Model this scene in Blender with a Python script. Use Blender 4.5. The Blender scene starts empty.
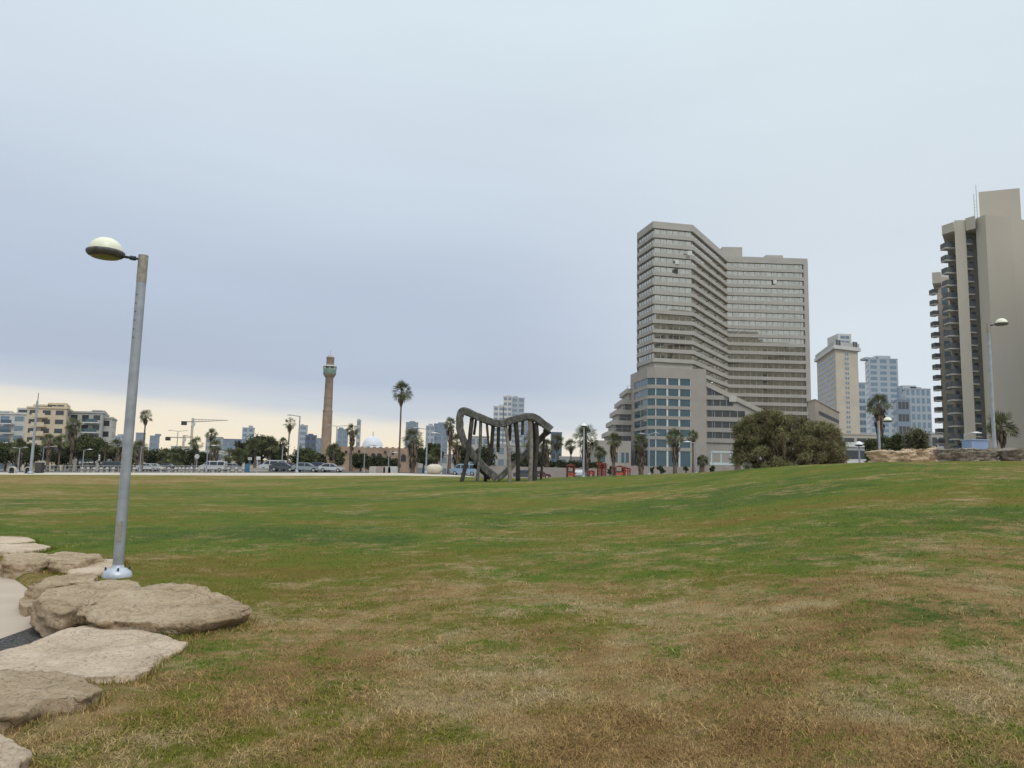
import bpy, math, random
import numpy as np
from mathutils import Matrix, Vector, noise
random.seed(7); rng = np.random.default_rng(7)
sc = bpy.context.scene
COL = sc.collection

# ------------------------------------------------------------------ camera
F = 780.0; EYE = 1.6
PITCH = math.atan(96 / F); ROLL = math.radians(1.3)
cam_d = bpy.data.cameras.new('camera'); cam = bpy.data.objects.new('camera', cam_d); COL.objects.link(cam)
R3 = Matrix.Rotation(math.radians(90) + PITCH, 3, 'X') @ Matrix.Rotation(ROLL, 3, 'Z')
cam.matrix_world = Matrix.Translation((0, 0, EYE)) @ R3.to_4x4()
cam_d.sensor_width = 36; cam_d.lens = 36 * F / 1024; cam_d.clip_start = .1; cam_d.clip_end = 20000
sc.camera = cam
sc.view_settings.view_transform = 'Standard'; sc.view_settings.look = 'None'
sc.view_settings.exposure = 0.10; sc.view_settings.gamma = 1.0
sc.cycles.volume_max_steps = 64
sc.cycles.max_bounces = 6; sc.cycles.diffuse_bounces = 3; sc.cycles.glossy_bounces = 3
sc.cycles.volume_bounces = 1

def lin(c):
    c = c / 255.0
    return c / 12.92 if c <= .04045 else ((c + .055) / 1.055) ** 2.4
def srgb(r, g, b): return (lin(r), lin(g), lin(b), 1.0)

# ------------------------------------------------------------------ world
SUN_EL, SUN_AZ = 50, 150      # degrees; azimuth clockwise from +Y: behind the camera, to the right
w = bpy.data.worlds.new("World"); sc.world = w; w.use_nodes = True
nt = w.node_tree; nt.nodes.clear(); N = nt.nodes.new; L = nt.links.new
def mth(op, a, b=None, c=None, clamp=False, T=None):
    T = T or nt
    n = T.nodes.new('ShaderNodeMath'); n.operation = op; n.use_clamp = clamp
    for i, v in enumerate((a, b, c)):
        if v is None: continue
        if isinstance(v, (int, float)): n.inputs[i].default_value = v
        else: T.links.new(v, n.inputs[i])
    return n.outputs[0]
def ramp(fac, stops, T=None, interp='LINEAR'):
    T = T or nt
    n = T.nodes.new('ShaderNodeValToRGB'); n.color_ramp.interpolation = interp
    e = n.color_ramp.elements
    e[0].position, e[0].color = stops[0]
    e[1].position, e[1].color = stops[-1]
    for p, c in stops[1:-1]:
        x = e.new(p); x.color = c
    T.links.new(fac, n.inputs[0])
    return n.outputs[0]
def mixc(f, a, b, T=None, mode='MIX'):
    T = T or nt
    n = T.nodes.new('ShaderNodeMix'); n.data_type = 'RGBA'; n.blend_type = mode
    for i, v in ((0, f), (6, a), (7, b)):
        if isinstance(v, (int, float)): n.inputs[i].default_value = v
        elif isinstance(v, tuple): n.inputs[i].default_value = v
        else: T.links.new(v, n.inputs[i])
    return n.outputs[2]
tc = N('ShaderNodeTexCoord'); sp = N('ShaderNodeSeparateXYZ'); L(tc.outputs['Generated'], sp.inputs[0])
mp = N('ShaderNodeMapping'); mp.inputs['Scale'].default_value = (1.3, 1.3, 9); L(tc.outputs['Generated'], mp.inputs[0])
n1 = N('ShaderNodeTexNoise'); n1.inputs['Scale'].default_value = 2.2; n1.inputs['Detail'].default_value = 5; L(mp.outputs[0], n1.inputs[0])
mp2 = N('ShaderNodeMapping'); mp2.inputs['Scale'].default_value = (1, 1, 5.5); L(tc.outputs['Generated'], mp2.inputs[0])
n2 = N('ShaderNodeTexNoise'); n2.inputs['Scale'].default_value = 1.6; n2.inputs['Detail'].default_value = 6; L(mp2.outputs[0], n2.inputs[0])
zz = mth('MAXIMUM', sp.outputs[2], 0.0)
wob = mth('MULTIPLY', mth('SUBTRACT', n1.outputs[0], 0.5), 0.05)
zl = mth('ADD', mth('ADD', zz, wob), mth('MULTIPLY', mth('ADD', sp.outputs[0], 0.5), 0.035))
left = ramp(zl, [(0.0, srgb(255, 228, 176)), (0.040, srgb(255, 236, 200)), (0.075, srgb(240, 230, 212)), (0.094, srgb(198, 204, 212)),
                 (0.13, srgb(175, 186, 204)), (0.23, srgb(184, 196, 214)), (0.38, srgb(204, 216, 228)), (0.55, srgb(215, 229, 237)), (1.0, srgb(218, 229, 237))])
right = ramp(mth('ADD', zz, wob), [(0.0, srgb(228, 232, 234)), (0.12, srgb(214, 223, 230)), (0.3, srgb(213, 223, 230)), (0.55, srgb(216, 229, 236)), (1.0, srgb(220, 230, 237))])
fx = N('ShaderNodeMapRange'); fx.interpolation_type = 'SMOOTHSTEP'; L(sp.outputs[0], fx.inputs[0])
fx.inputs[1].default_value = -0.05; fx.inputs[2].default_value = 0.40
back = mth('LESS_THAN', sp.outputs[1], 0.0)
fac = mth('MAXIMUM', fx.outputs[0], back)
clouds = mixc(fac, left, right)
var = mth('ADD', mth('MULTIPLY', mth('SUBTRACT', n2.outputs[0], 0.5), 0.17), 1.0)
zen = N('ShaderNodeMapRange'); zen.interpolation_type = 'SMOOTHSTEP'; L(sp.outputs[2], zen.inputs[0])
zen.inputs[1].default_value = .56; zen.inputs[2].default_value = 1.0; zen.inputs[3].default_value = 1.0; zen.inputs[4].default_value = 1.7
cs = N('ShaderNodeVectorMath'); cs.operation = 'SCALE'; L(clouds, cs.inputs[0]); L(mth('MULTIPLY', var, zen.outputs[0]), cs.inputs['Scale'])
bg1 = N('ShaderNodeBackground'); L(cs.outputs[0], bg1.inputs[0]); bg1.inputs[1].default_value = 1.0
sky = N('ShaderNodeTexSky'); sky.sky_type = 'NISHITA'; sky.sun_disc = False
sky.sun_elevation = math.radians(SUN_EL); sky.sun_rotation = math.radians(SUN_AZ)
bg2 = N('ShaderNodeBackground'); L(sky.outputs[0], bg2.inputs[0]); bg2.inputs[1].default_value = 0.08
mx = N('ShaderNodeMixShader'); mx.inputs[0].default_value = 0.08; L(bg1.outputs[0], mx.inputs[1]); L(bg2.outputs[0], mx.inputs[2])
wo = N('ShaderNodeOutputWorld'); L(mx.outputs[0], wo.inputs[0])

sd = bpy.data.lights.new('sun', 'SUN'); sd.energy = 1.3; sd.angle = math.radians(25); sd.color = (1, .96, .9)
sun = bpy.data.objects.new('sun', sd); COL.objects.link(sun)
_a, _e = math.radians(SUN_AZ), math.radians(SUN_EL)
sv = Vector((math.sin(_a) * math.cos(_e), math.cos(_a) * math.cos(_e), math.sin(_e)))
sun.rotation_euler = sv.to_track_quat('Z', 'Y').to_euler(); sun.location = (0, -20, 60)

# ------------------------------------------------------------------ pixel helpers (used to measure the place)
def ray(px, py):
    d = R3 @ Vector(((px - 512) / F, (384 - py) / F, -1.0))
    return d / d.y
def hy(px): return 480 + (px - 512) * math.tan(ROLL)
def at(px, py, D):
    d = ray(px, py); return Vector((d.x * D, D, EYE + d.z * D))
def WX(px, D): return at(px, hy(px), D).x
def onplane(px, py, z):
    d = ray(px, py); t = (z - EYE) / d.z; return Vector((d.x * t, t, z))

# ------------------------------------------------------------------ terrain
_px = [0, 150, 300, 400, 460, 512, 600, 700, 740, 800, 870, 950, 1024]
_cy = [474.6, 475, 475.6, 475.4, 476.5, 478.5, 476, 472.3, 469.5, 465, 462.3, 461.3, 461]
_cd = [105, 105, 100, 90, 72, 64, 58, 48, 43, 38, 33, 30, 29]
_my = [472.4, 472.6, 472.8, 473, 475.2, 481, 479, 476, 474, 472, 471, 470, 470]
_fy = [471, 471, 471, 472, 474.5, 479, 476.8, 473.5, 472, 472, 476, 478, 479]
AZ, DC, ZC, ZM, ZF = [], [], [], [], []
for p, c, d, m, f in zip(_px, _cy, _cd, _my, _fy):
    r = ray(p, hy(p)); az = math.atan2(r.x, 1); h = math.hypot(r.x, 1)
    AZ.append(az); DC.append(d * h)
    ZC.append(EYE + ray(p, c).z * d); ZM.append(EYE + ray(p, m).z * (d + 14)); ZF.append(EYE + ray(p, f).z * 140)
pre = [(-math.pi, 60, .5, .5, 1.5), (-1.5, 80, .5, .5, 1.3)]
post = [(1.4, 40, 1.6, 1.5, 2.5), (math.pi, 60, .5, .5, 1.5)]
AZ = [p[0] for p in pre] + AZ + [p[0] for p in post]
def _ext(a, i): return np.array([p[i] for p in pre] + a + [p[i] for p in post])
DC, ZC, ZM, ZF = _ext(DC, 1), _ext(ZC, 2), _ext(ZM, 3), _ext(ZF, 4); AZ = np.array(AZ)
# smooth the tables in azimuth
_ga = np.linspace(-math.pi, math.pi, 1441)
def _sm(t):
    g = np.interp(_ga, AZ, t); k = np.hanning(17); k /= k.sum()
    return np.convolve(np.pad(g, 8, mode='edge'), k, 'valid')
DCg, ZCg, ZMg, ZFg = _sm(DC), _sm(ZC), _sm(ZM), _sm(ZF)
PB = np.array([(-2.9, -30), (-2.7, -4), (-2.75, 3.4), (-3.25, 5.2), (-3.9, 6.6), (-4.2, 8.2), (-5.6, 10.0), (-7.5, 12.3), (-9.3, 14.2), (-11.8, 16.6), (-18, 21), (-40, 32), (-90, 50)], float)
def pdist(x, y):
    """signed distance to the edge of the lowered path: positive on the path side (left)"""
    x = np.asarray(x, float); y = np.asarray(y, float)
    best = np.full(x.shape, 1e9); sg = np.zeros(x.shape)
    for a, b in zip(PB[:-1], PB[1:]):
        d = b - a; l2 = d @ d
        t = np.clip(((x - a[0]) * d[0] + (y - a[1]) * d[1]) / l2, 0, 1)
        qx, qy = a[0] + t * d[0], a[1] + t * d[1]
        ds = np.hypot(x - qx, y - qy); cr = d[0] * (y - a[1]) - d[1] * (x - a[0])
        m = ds < best; best = np.where(m, ds, best); sg = np.where(m, np.sign(cr), sg)
    return best * np.where(sg == 0, 1, sg)
def sstep(t): t = np.clip(t, 0, 1); return t * t * (3 - 2 * t)
def Tbase(x, y):
    x = np.asarray(x, float); y = np.asarray(y, float)
    r = np.hypot(x, y); az = np.arctan2(x, y)
    dc = np.interp(az, _ga, DCg); zc = np.interp(az, _ga, ZCg); zm = np.interp(az, _ga, ZMg); zf = np.interp(az, _ga, ZFg)
    s = np.clip(r / dc, 0, 1)
    zl = zc * (0.08 * s + 0.92 * s ** 1.25)
    zl = zl - 0.05 * np.exp(-((s - 1) / .03) ** 2) * 0
    a = sstep((r - dc) / 14.0); z1 = zc + (zm - zc) * a
    b = sstep((r - dc - 14) / np.maximum(25.0, 126 - dc)); z = np.where(r < dc, zl, z1 + (zf - zm) * b)
    u = (np.sin(x * .61 + 1.3) * np.cos(y * .47 + .4) * .035 + np.sin(x * 1.7 + y * .9) * .012 + np.sin(x*.21+y*.17)*.05) * sstep((r - 2) / 6) * sstep((dc + 2 - r) / 12)
    return z + u
def T(x, y):
    z = Tbase(x, y)
    s = pdist(x, y)
    return z - .22 * sstep(s / .25) * (1 - sstep((s - 6.0) / .8))
def Tz(x, y): return float(T(np.array([x]), np.array([y]))[0])
def Tb(x, y): return float(Tbase(np.array([x]), np.array([y]))[0])
def hit(px, py):
    d = ray(px, py); lo = 2.0
    for k in range(4000):
        t = 2 + k * .05
        if EYE + d.z * t < Tb(d.x * t, t): return Vector((d.x * t, t, Tb(d.x * t, t)))
    return at(px, py, 100)

# ------------------------------------------------------------------ materials
MATS = {}
def mat(name, c, rough=.8, var=.15, scale=3.0, bump=0.0, bscale=None, metal=0.0, c2=None, spec=.3, coord='Object', stretch=(1, 1, 1), detail=6):
    if name in MATS: return MATS[name]
    m = bpy.data.materials.new(name); m.use_nodes = True; t = m.node_tree; b = t.nodes['Principled BSDF']
    b.inputs['Roughness'].default_value = rough; b.inputs['Metallic'].default_value = metal; b.inputs['Specular IOR Level'].default_value = spec
    c = tuple(c[:3]) + (1,); c2 = tuple(c2[:3]) + (1,) if c2 else tuple(max(0, v * (1 - var * 2)) for v in c[:3]) + (1,)
    tcn = t.nodes.new('ShaderNodeTexCoord'); mpn = t.nodes.new('ShaderNodeMapping'); mpn.inputs['Scale'].default_value = stretch
    t.links.new(tcn.outputs[coord], mpn.inputs[0])
    nz = t.nodes.new('ShaderNodeTexNoise'); nz.inputs['Scale'].default_value = scale; nz.inputs['Detail'].default_value = detail; t.links.new(mpn.outputs[0], nz.inputs[0])
    col = ramp(nz.outputs[0], [(.3, c2), (.62, c)], t); t.links.new(col, b.inputs['Base Color'])
    if bump:
        nb = t.nodes.new('ShaderNodeTexNoise'); nb.inputs['Scale'].default_value = bscale or scale * 4; nb.inputs['Detail'].default_value = 8; nb.inputs['Roughness'].default_value = .65
        t.links.new(mpn.outputs[0], nb.inputs[0])
        bn = t.nodes.new('ShaderNodeBump'); bn.inputs['Strength'].default_value = 1; bn.inputs['Distance'].default_value = bump
        t.links.new(nb.outputs[0], bn.inputs['Height']); t.links.new(bn.outputs[0], b.inputs['Normal'])
    MATS[name] = m; return m
def leafmat(name, cols, rough=.75):
    """foliage colour spread by a per-leaf random value"""
    if name in MATS: return MATS[name]
    m = bpy.data.materials.new(name); m.use_nodes = True; t = m.node_tree; b = t.nodes['Principled BSDF']
    b.inputs['Roughness'].default_value = rough; b.inputs['Specular IOR Level'].default_value = .15
    at_ = t.nodes.new('ShaderNodeAttribute'); at_.attribute_name = 'rnd'
    n = len(cols); col = ramp(at_.outputs['Fac'], [(i / (n - 1), tuple(c) + (1,)) for i, c in enumerate(cols)], t)
    t.links.new(col, b.inputs['Base Color']); MATS[name] = m; return m

M_wallbeige = mat('beige_render', (.50, .435, .355), .9, .06, .15)
M_hotel = mat('hotel_stone', (.41, .385, .345), .85, .05, .2)
M_podium = mat('podium_stone', (.36, .325, .29), .85, .05, .3)
M_white = mat('white_paint', (.62, .62, .60), .6, .05, 1)
M_offwhite = mat('off_white_render', (.55, .54, .51), .85, .06, .3)
M_creamren = mat('cream_render', (.60, .50, .36), .85, .06, .3)
M_greyren = mat('grey_render', (.42, .41, .39), .85, .06, .3)
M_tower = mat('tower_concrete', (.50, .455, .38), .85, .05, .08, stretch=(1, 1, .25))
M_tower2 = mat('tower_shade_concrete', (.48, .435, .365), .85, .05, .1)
M_sand = mat('sandstone', (.36, .26, .19), .95, .16, .6, .03, 3, c2=(.25, .18, .135))
M_minaret = mat('minaret_stone', (.36, .275, .21), .95, .12, .8, .03, 3, c2=(.25, .18, .135))
M_pole = mat('galvanised_steel', (.36, .38, .41), .45, .12, 6, metal=.35, spec=.5)
M_poletop = mat('weathered_steel', (.36, .33, .28), .7, .2, 14, metal=.2)
M_dark = mat('dark_metal', (.05, .05, .055), .6, .2, 5, metal=.2)
M_tyre = mat('tyre_rubber', (.02, .02, .02), .8, .1, 5)
M_bluepale = mat('pale_blue_cladding', (.36, .395, .43), .6, .06, .05)
M_bluegrey = mat('blue_grey_cladding', (.20, .25, .32), .6, .06, .05)
M_darkblue = mat('dark_blue_cladding', (.07, .10, .17), .5, .06, .05)
M_green = mat('verdigris_rail', (.15, .22, .17), .7, .15, 1)
M_trunk = mat('palm_bark', (.17, .13, .10), .95, .2, 4, .03, 12)
M_bark = mat('tree_bark', (.12, .09, .065), .95, .2, 4, .03, 12)
def glass(name, c, metal=.55, rough=.06, var=.1, scale=.4):
    return mat(name, c, rough, var, scale, metal=metal, spec=.6)
G_hotel = glass('pale_curtained_glass', (.54, .51, .44), .95, .03, .12, .6)
G_teal = glass('teal_glass', (.05, .10, .12), .15, .06)
G_dark = glass('dark_glass', (.045, .05, .055), .1, .12)
G_blue = glass('blue_glass', (.17, .24, .30), .35, .1)
G_far = glass('far_window_glass', (.20, .24, .29), .3, .2)
G_car = glass('car_glass', (.04, .05, .06), .4, .05)

# ------------------------------------------------------------------ mesh helpers
class MB:
    def __init__(s): s.v = []; s.f = []; s.m = []; s.sm = []
    def add(s, vs, fs, m=0, smooth=False):
        o = len(s.v); s.v += [tuple(v) for v in vs]
        for f in fs: s.f.append([i + o for i in f]); s.m.append(m); s.sm.append(smooth)
    def box(s, c, d, rz=0, m=0):
        x, y, z = d[0] / 2, d[1] / 2, d[2] / 2; ca, sa = math.cos(rz), math.sin(rz)
        vs = [(c[0] + a * x * ca - b * y * sa, c[1] + a * x * sa + b * y * ca, c[2] + e * z) for e in (-1, 1) for a, b in ((-1, -1), (1, -1), (1, 1), (-1, 1))]
        s.add(vs, [(3, 2, 1, 0), (4, 5, 6, 7), (0, 1, 5, 4), (1, 2, 6, 5), (2, 3, 7, 6), (3, 0, 4, 7)], m); return s
    def prism(s, pts, z0, z1, m=0):
        """closed plan polygon pts extruded from z0 to z1 (z1 may be a list)"""
        n = len(pts); z1 = z1 if isinstance(z1, (list, tuple)) else [z1] * n
        a = sum(pts[i][0] * pts[(i + 1) % n][1] - pts[(i + 1) % n][0] * pts[i][1] for i in range(n))
        if a < 0: pts = pts[::-1]; z1 = list(z1)[::-1]
        vs = [(p[0], p[1], z0) for p in pts] + [(p[0], p[1], z) for p, z in zip(pts, z1)]
        s.add(vs, [tuple(range(n))[::-1], tuple(range(n, 2 * n))] + [(i, (i + 1) % n, n + (i + 1) % n, n + i) for i in range(n)], m); return s
    def seg(s, p0, p1, z0, z1, out, inn=0.0, m=0):
        """wall piece along p0->p1 (outward normal is to the right of the direction)"""
        dx, dy = p1[0] - p0[0], p1[1] - p0[1]; l = math.hypot(dx, dy); nx, ny = dy / l, -dx / l
        q = [(p0[0] - nx * inn, p0[1] - ny * inn), (p0[0] + nx * out, p0[1] + ny * out), (p1[0] + nx * out, p1[1] + ny * out), (p1[0] - nx * inn, p1[1] - ny * inn)]
        return s.prism(q, z0, z1, m)
    def tube(s, pts, rad, n=8, m=0, smooth=True, cap=True):
        pts = [Vector(p) for p in pts]; rad = rad if isinstance(rad, (list, tuple)) else [rad] * len(pts)
        vs = []; up = Vector((0, 0, 1))
        for i, p in enumerate(pts):
            t = (pts[min(i + 1, len(pts) - 1)] - pts[max(i - 1, 0)]).normalized()
            a = t.cross(up) if abs(t.z) < .95 else t.cross(Vector((0, 1, 0)))
            a.normalize(); b = t.cross(a)
            for k in range(n):
                th = 2 * math.pi * k / n; vs.append(p + (a * math.cos(th) + b * math.sin(th)) * rad[i])
        fs = [(i * n + k, i * n + (k + 1) % n, (i + 1) * n + (k + 1) % n, (i + 1) * n + k) for i in range(len(pts) - 1) for k in range(n)]
        s.add(vs, fs, m, smooth)
        if cap: s.add(vs[:n], [tuple(range(n))[::-1]], m); s.add(vs[-n:], [tuple(range(n))], m)
        return s
    def lathe(s, prof, c=(0, 0, 0), n=24, m=0, smooth=True, sx=1, sy=1):
        vs = [(c[0] + r * sx * math.cos(2 * math.pi * k / n), c[1] + r * sy * math.sin(2 * math.pi * k / n), c[2] + z) for r, z in prof for k in range(n)]
        fs = [(i * n + k, i * n + (k + 1) % n, (i + 1) * n + (k + 1) % n, (i + 1) * n + k) for i in range(len(prof) - 1) for k in range(n)]
        s.add(vs, fs, m, smooth)
        s.add(vs[:n], [tuple(range(n))[::-1]], m); s.add(vs[-n:], [tuple(range(n))], m); return s
    def build(s, name, mats, parent=None, org=None):
        me = bpy.data.meshes.new(name); mats = mats if isinstance(mats, (list, tuple)) else [mats]
        root = parent
        while root is not None and root.parent is not None: root = root.parent
        o0 = Vector(root.location) if root is not None else (Vector(org) if org is not None else Vector((0, 0, 0)))
        me.from_pydata([(v[0] - o0.x, v[1] - o0.y, v[2] - o0.z) for v in s.v], [], s.f)
        for mm in mats: me.materials.append(mm)
        me.polygons.foreach_set('material_index', s.m); me.polygons.foreach_set('use_smooth', s.sm); me.update()
        o = bpy.data.objects.new(name, me); COL.objects.link(o)
        if parent is not None: o.parent = parent
        elif org is not None: o.location = o0
        return o
def npmesh(name, V, Fc, mats, rnd=None, parent=None, smooth=False, midx=None, org=(0, 0, 0)):
    V = np.asarray(V, np.float32); Fc = np.asarray(Fc, np.int32); k = Fc.shape[1]
    me = bpy.data.meshes.new(name); me.vertices.add(len(V)); me.vertices.foreach_set('co', (V - np.array(org, np.float32)).ravel())
    me.loops.add(Fc.size); me.loops.foreach_set('vertex_index', Fc.ravel())
    me.polygons.add(len(Fc)); me.polygons.foreach_set('loop_start', np.arange(len(Fc), dtype=np.int32) * k)
    me.polygons.foreach_set('loop_total', np.full(len(Fc), k, np.int32))
    me.update(calc_edges=True)
    mats = mats if isinstance(mats, (list, tuple)) else [mats]
    for mm in mats: me.materials.append(mm)
    if midx is not None: me.polygons.foreach_set('material_index', midx)
    if rnd is not None:
        a = me.attributes.new('rnd', 'FLOAT', 'POINT'); a.data.foreach_set('value', np.asarray(rnd, np.float32))
    if smooth: me.polygons.foreach_set('use_smooth', np.ones(len(Fc), bool))
    o = bpy.data.objects.new(name, me); COL.objects.link(o)
    if parent is not None: o.parent = parent
    else: o.location = org
    return o
def tag(o, label=None, cat=None, group=None, kind=None):
    if label: o['label'] = label
    if cat: o['category'] = cat
    if group: o['group'] = group
    if kind: o['kind'] = kind
    return o
def empty(name, loc, label=None, cat=None, group=None, rz=0):
    o = bpy.data.objects.new(name, None); COL.objects.link(o); o.location = loc; o.rotation_euler = (0, 0, rz); o.empty_display_size = .5
    return tag(o, label, cat, group)
def dup(root, loc, rz=0, sc_=1.0, label=None, group=None, name=None):
    r = root.copy(); COL.objects.link(r); r.location = loc; r.rotation_euler = (0, 0, rz)
    r.scale = sc_ if isinstance(sc_, (tuple, list)) else (sc_,) * 3
    if label: r['label'] = label
    if group: r['group'] = group
    for ch in list(root.children):
        c = ch.copy(); COL.objects.link(c); c.parent = r
        for g in list(ch.children):
            d = g.copy(); COL.objects.link(d); d.parent = c
    return r
def proto_place(proto, flag, loc, rz, s, label, group):
    """first use moves the prototype itself, later uses copy it"""
    if not flag.get(proto.name):
        flag[proto.name] = True; proto.location = loc; proto.rotation_euler = (0, 0, rz); proto.scale = s if isinstance(s, (tuple, list)) else (s,) * 3
        proto['label'] = label; proto['group'] = group; return proto
    return dup(proto, loc, rz, s, label, group)
USED = {}

# ------------------------------------------------------------------ ground sheets
def lawn_material(name, blade=False):
    m = bpy.data.materials.new(name); m.use_nodes = True; t = m.node_tree; b = t.nodes['Principled BSDF']
    b.inputs['Roughness'].default_value = .9; b.inputs['Specular IOR Level'].default_value = .1
    ge = t.nodes.new('ShaderNodeNewGeometry'); pos = ge.outputs['Position']
    s3 = t.nodes.new('ShaderNodeSeparateXYZ'); t.links.new(pos, s3.inputs[0])
    def nz(scale, det=4, st=(1, 1, 0), ro=.55, off=0):
        mpn = t.nodes.new('ShaderNodeMapping'); mpn.inputs['Scale'].default_value = st; mpn.inputs['Location'].default_value = (off, off * .7, 0); t.links.new(pos, mpn.inputs[0])
        n = t.nodes.new('ShaderNodeTexNoise'); n.inputs['Scale'].default_value = scale; n.inputs['Detail'].default_value = det; n.inputs['Roughness'].default_value = ro
        t.links.new(mpn.outputs[0], n.inputs[0]); return n.outputs[0]
    big, mid, pat, fine, tiny = nz(.09, 3, (.7, 1, 0)), nz(.42, 4, off=7), nz(1.9, 5, off=3, ro=.65), nz(9, 6, ro=.7), nz(38, 4, ro=.7)
    # dryness: high near the lower lawn, falling along the slope, drier again at the far left
    yy = s3.outputs[1]; xx = s3.outputs[0]
    g = t.nodes.new('ShaderNodeMapRange'); g.interpolation_type = 'SMOOTHSTEP'; t.links.new(mth('ADD', yy, mth('MULTIPLY', xx, .12, T=t), T=t), g.inputs[0])
    g.inputs[1].default_value = 4.5; g.inputs[2].default_value = 15.0; g.inputs[3].default_value = .30; g.inputs[4].default_value = -.11
    fl = t.nodes.new('ShaderNodeMapRange'); fl.interpolation_type = 'SMOOTHSTEP'; t.links.new(mth('ADD', mth('MULTIPLY', xx, -1.3, T=t), mth('MULTIPLY', yy, .25, T=t), T=t), fl.inputs[0])
    fl.inputs[1].default_value = 26; fl.inputs[2].default_value = 70; fl.inputs[3].default_value = 0; fl.inputs[4].default_value = .22
    fr = t.nodes.new('ShaderNodeMapRange'); fr.interpolation_type = 'SMOOTHSTEP'; t.links.new(xx, fr.inputs[0])
    fr.inputs[1].default_value = 2; fr.inputs[2].default_value = 14; fr.inputs[3].default_value = 0; fr.inputs[4].default_value = .05
    def c(v, k): return mth('MULTIPLY', mth('SUBTRACT', v, .5, T=t), k, T=t)
    d = mth('ADD', g.outputs[0], fl.outputs[0], T=t); d = mth('ADD', d, fr.outputs[0], T=t)
    d = mth('ADD', d, c(big, 1.3), T=t); d = mth('ADD', d, c(mid, 1.1), T=t); d = mth('ADD', d, c(pat, 1.6), T=t)
    d = mth('ADD', d, c(fine, 1.3), T=t)
    d = mth('ADD', d, .42, T=t)
    hue = mth('ADD', mth('ADD', c(nz(.16, 3, (.6, 1, 0), off=23), 2.2), c(nz(.9, 4, off=31), 1.2), T=t), mth('ADD', mth('MULTIPLY', fl.outputs[0], 1.6, T=t), .42, T=t), T=t)
    hue2 = mth('ADD', mth('ADD', c(nz(.55, 4, off=41), 1.9), c(nz(2.6, 4, off=51), 1.3), T=t), .5, T=t)
    k = 1.0 if blade else .86
    def kk(*v): return tuple(x * k for x in v) + (1,)
    green = ramp(hue, [(.12, kk(.078, .124, .020)), (.42, kk(.122, .165, .019)), (.70, kk(.165, .155, .022)), (.9, kk(.185, .142, .026))], t)
    dry = ramp(hue2, [(.15, kk(.275, .165, .066)), (.42, kk(.34, .22, .092)), (.65, kk(.38, .27, .125)), (.95, kk(.42, .32, .175))], t)
    if blade:
        a = t.nodes.new('ShaderNodeAttribute'); a.attribute_name = 'rnd'
        d = mth('ADD', d, c(a.outputs['Fac'], .6), T=t)
        br = mth('ADD', mth('MULTIPLY', mth('FRACT', mth('MULTIPLY', a.outputs['Fac'], 37.7, T=t), T=t), 1.15, T=t), .42, T=t)
    else:
        d = mth('ADD', d, c(tiny, .35), T=t)
        br = mth('ADD', mth('ADD', mth('MULTIPLY', nz(17, 5, ro=.75, off=11), .9, T=t), mth('MULTIPLY', nz(2.2, 6, ro=.75, off=61), .7, T=t), T=t), .2, T=t)
        bn = t.nodes.new('ShaderNodeBump'); bn.inputs['Distance'].default_value = .06; bn.inputs['Strength'].default_value = 1
        t.links.new(mth('ADD', nz(5, 8, ro=.75), mth('MULTIPLY', nz(40, 3), .3, T=t), T=t), bn.inputs['Height']); t.links.new(bn.outputs[0], b.inputs['Normal'])
    ft = t.nodes.new('ShaderNodeMapRange'); ft.interpolation_type = 'SMOOTHSTEP'; t.links.new(d, ft.inputs[0]); ft.inputs[1].default_value = .26; ft.inputs[2].default_value = .82
    col = mixc(ft.outputs[0], green, dry, t)
    vs = t.nodes.new('ShaderNodeVectorMath'); vs.operation = 'SCALE'; t.links.new(col, vs.inputs[0]); t.links.new(br, vs.inputs['Scale'])
    t.links.new(vs.outputs[0], b.inputs['Base Color'])
    return m
M_lawn = lawn_material('lawn_soil'); M_blade = lawn_material('grass_blades', True)
M_prom = mat('promenade_paving', (.56, .50, .41), .9, .1, .5, c2=(.45, .38, .30))
M_asph = mat('asphalt', (.16, .15, .145), .9, .3, 38, .03, 50, c2=(.01, .01, .01), spec=.1)
M_road = mat('road_asphalt', (.10, .095, .09), .9, .2, .3)
M_soil = mat('city_ground', (.22, .20, .17), .95, .2, .05)
M_pale = mat('pale_concrete', (.48, .395, .31), .9, .12, 1.5, .004, 60, c2=(.43, .35, .27))

azs = np.concatenate([np.linspace(-math.pi, -.9, 50)[:-1], np.linspace(-.9, .9, 541), np.linspace(.9, math.pi, 50)[1:]])
dc = np.interp(azs, _ga, DCg)
def ringmesh(name, radii, material):
    """radii: list of arrays (one radius per azimuth)"""
    n = len(azs); V = []
    for r in radii:
        x, y = np.sin(azs) * r, np.cos(azs) * r; V.append(np.stack([x, y, T(x, y)], 1))
    V = np.concatenate(V); Fc = []
    i = np.arange(n - 1)
    for k in range(len(radii) - 1):
        Fc.append(np.stack([k * n + i, k * n + i + 1, (k + 1) * n + i + 1, (k + 1) * n + i], 1)[:, ::-1])
    o = npmesh(name, V, np.concatenate(Fc), material, smooth=True); tag(o, kind='structure'); return o
s_l = np.concatenate([[.002], np.geomspace(.012, 1, 190)])
ringmesh('lawn', [dc * s for s in s_l], M_lawn)
ringmesh('promenade', [dc + k for k in (0, 3, 6, 10, 14)], M_prom)
ringmesh('road', [dc + 14 + k for k in (0, 8, 16, 26, 40)], M_road)
ringmesh('ground', [dc + 54 + k for k in np.concatenate([[0], np.geomspace(10, 6000, 16)])], M_soil)
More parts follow.
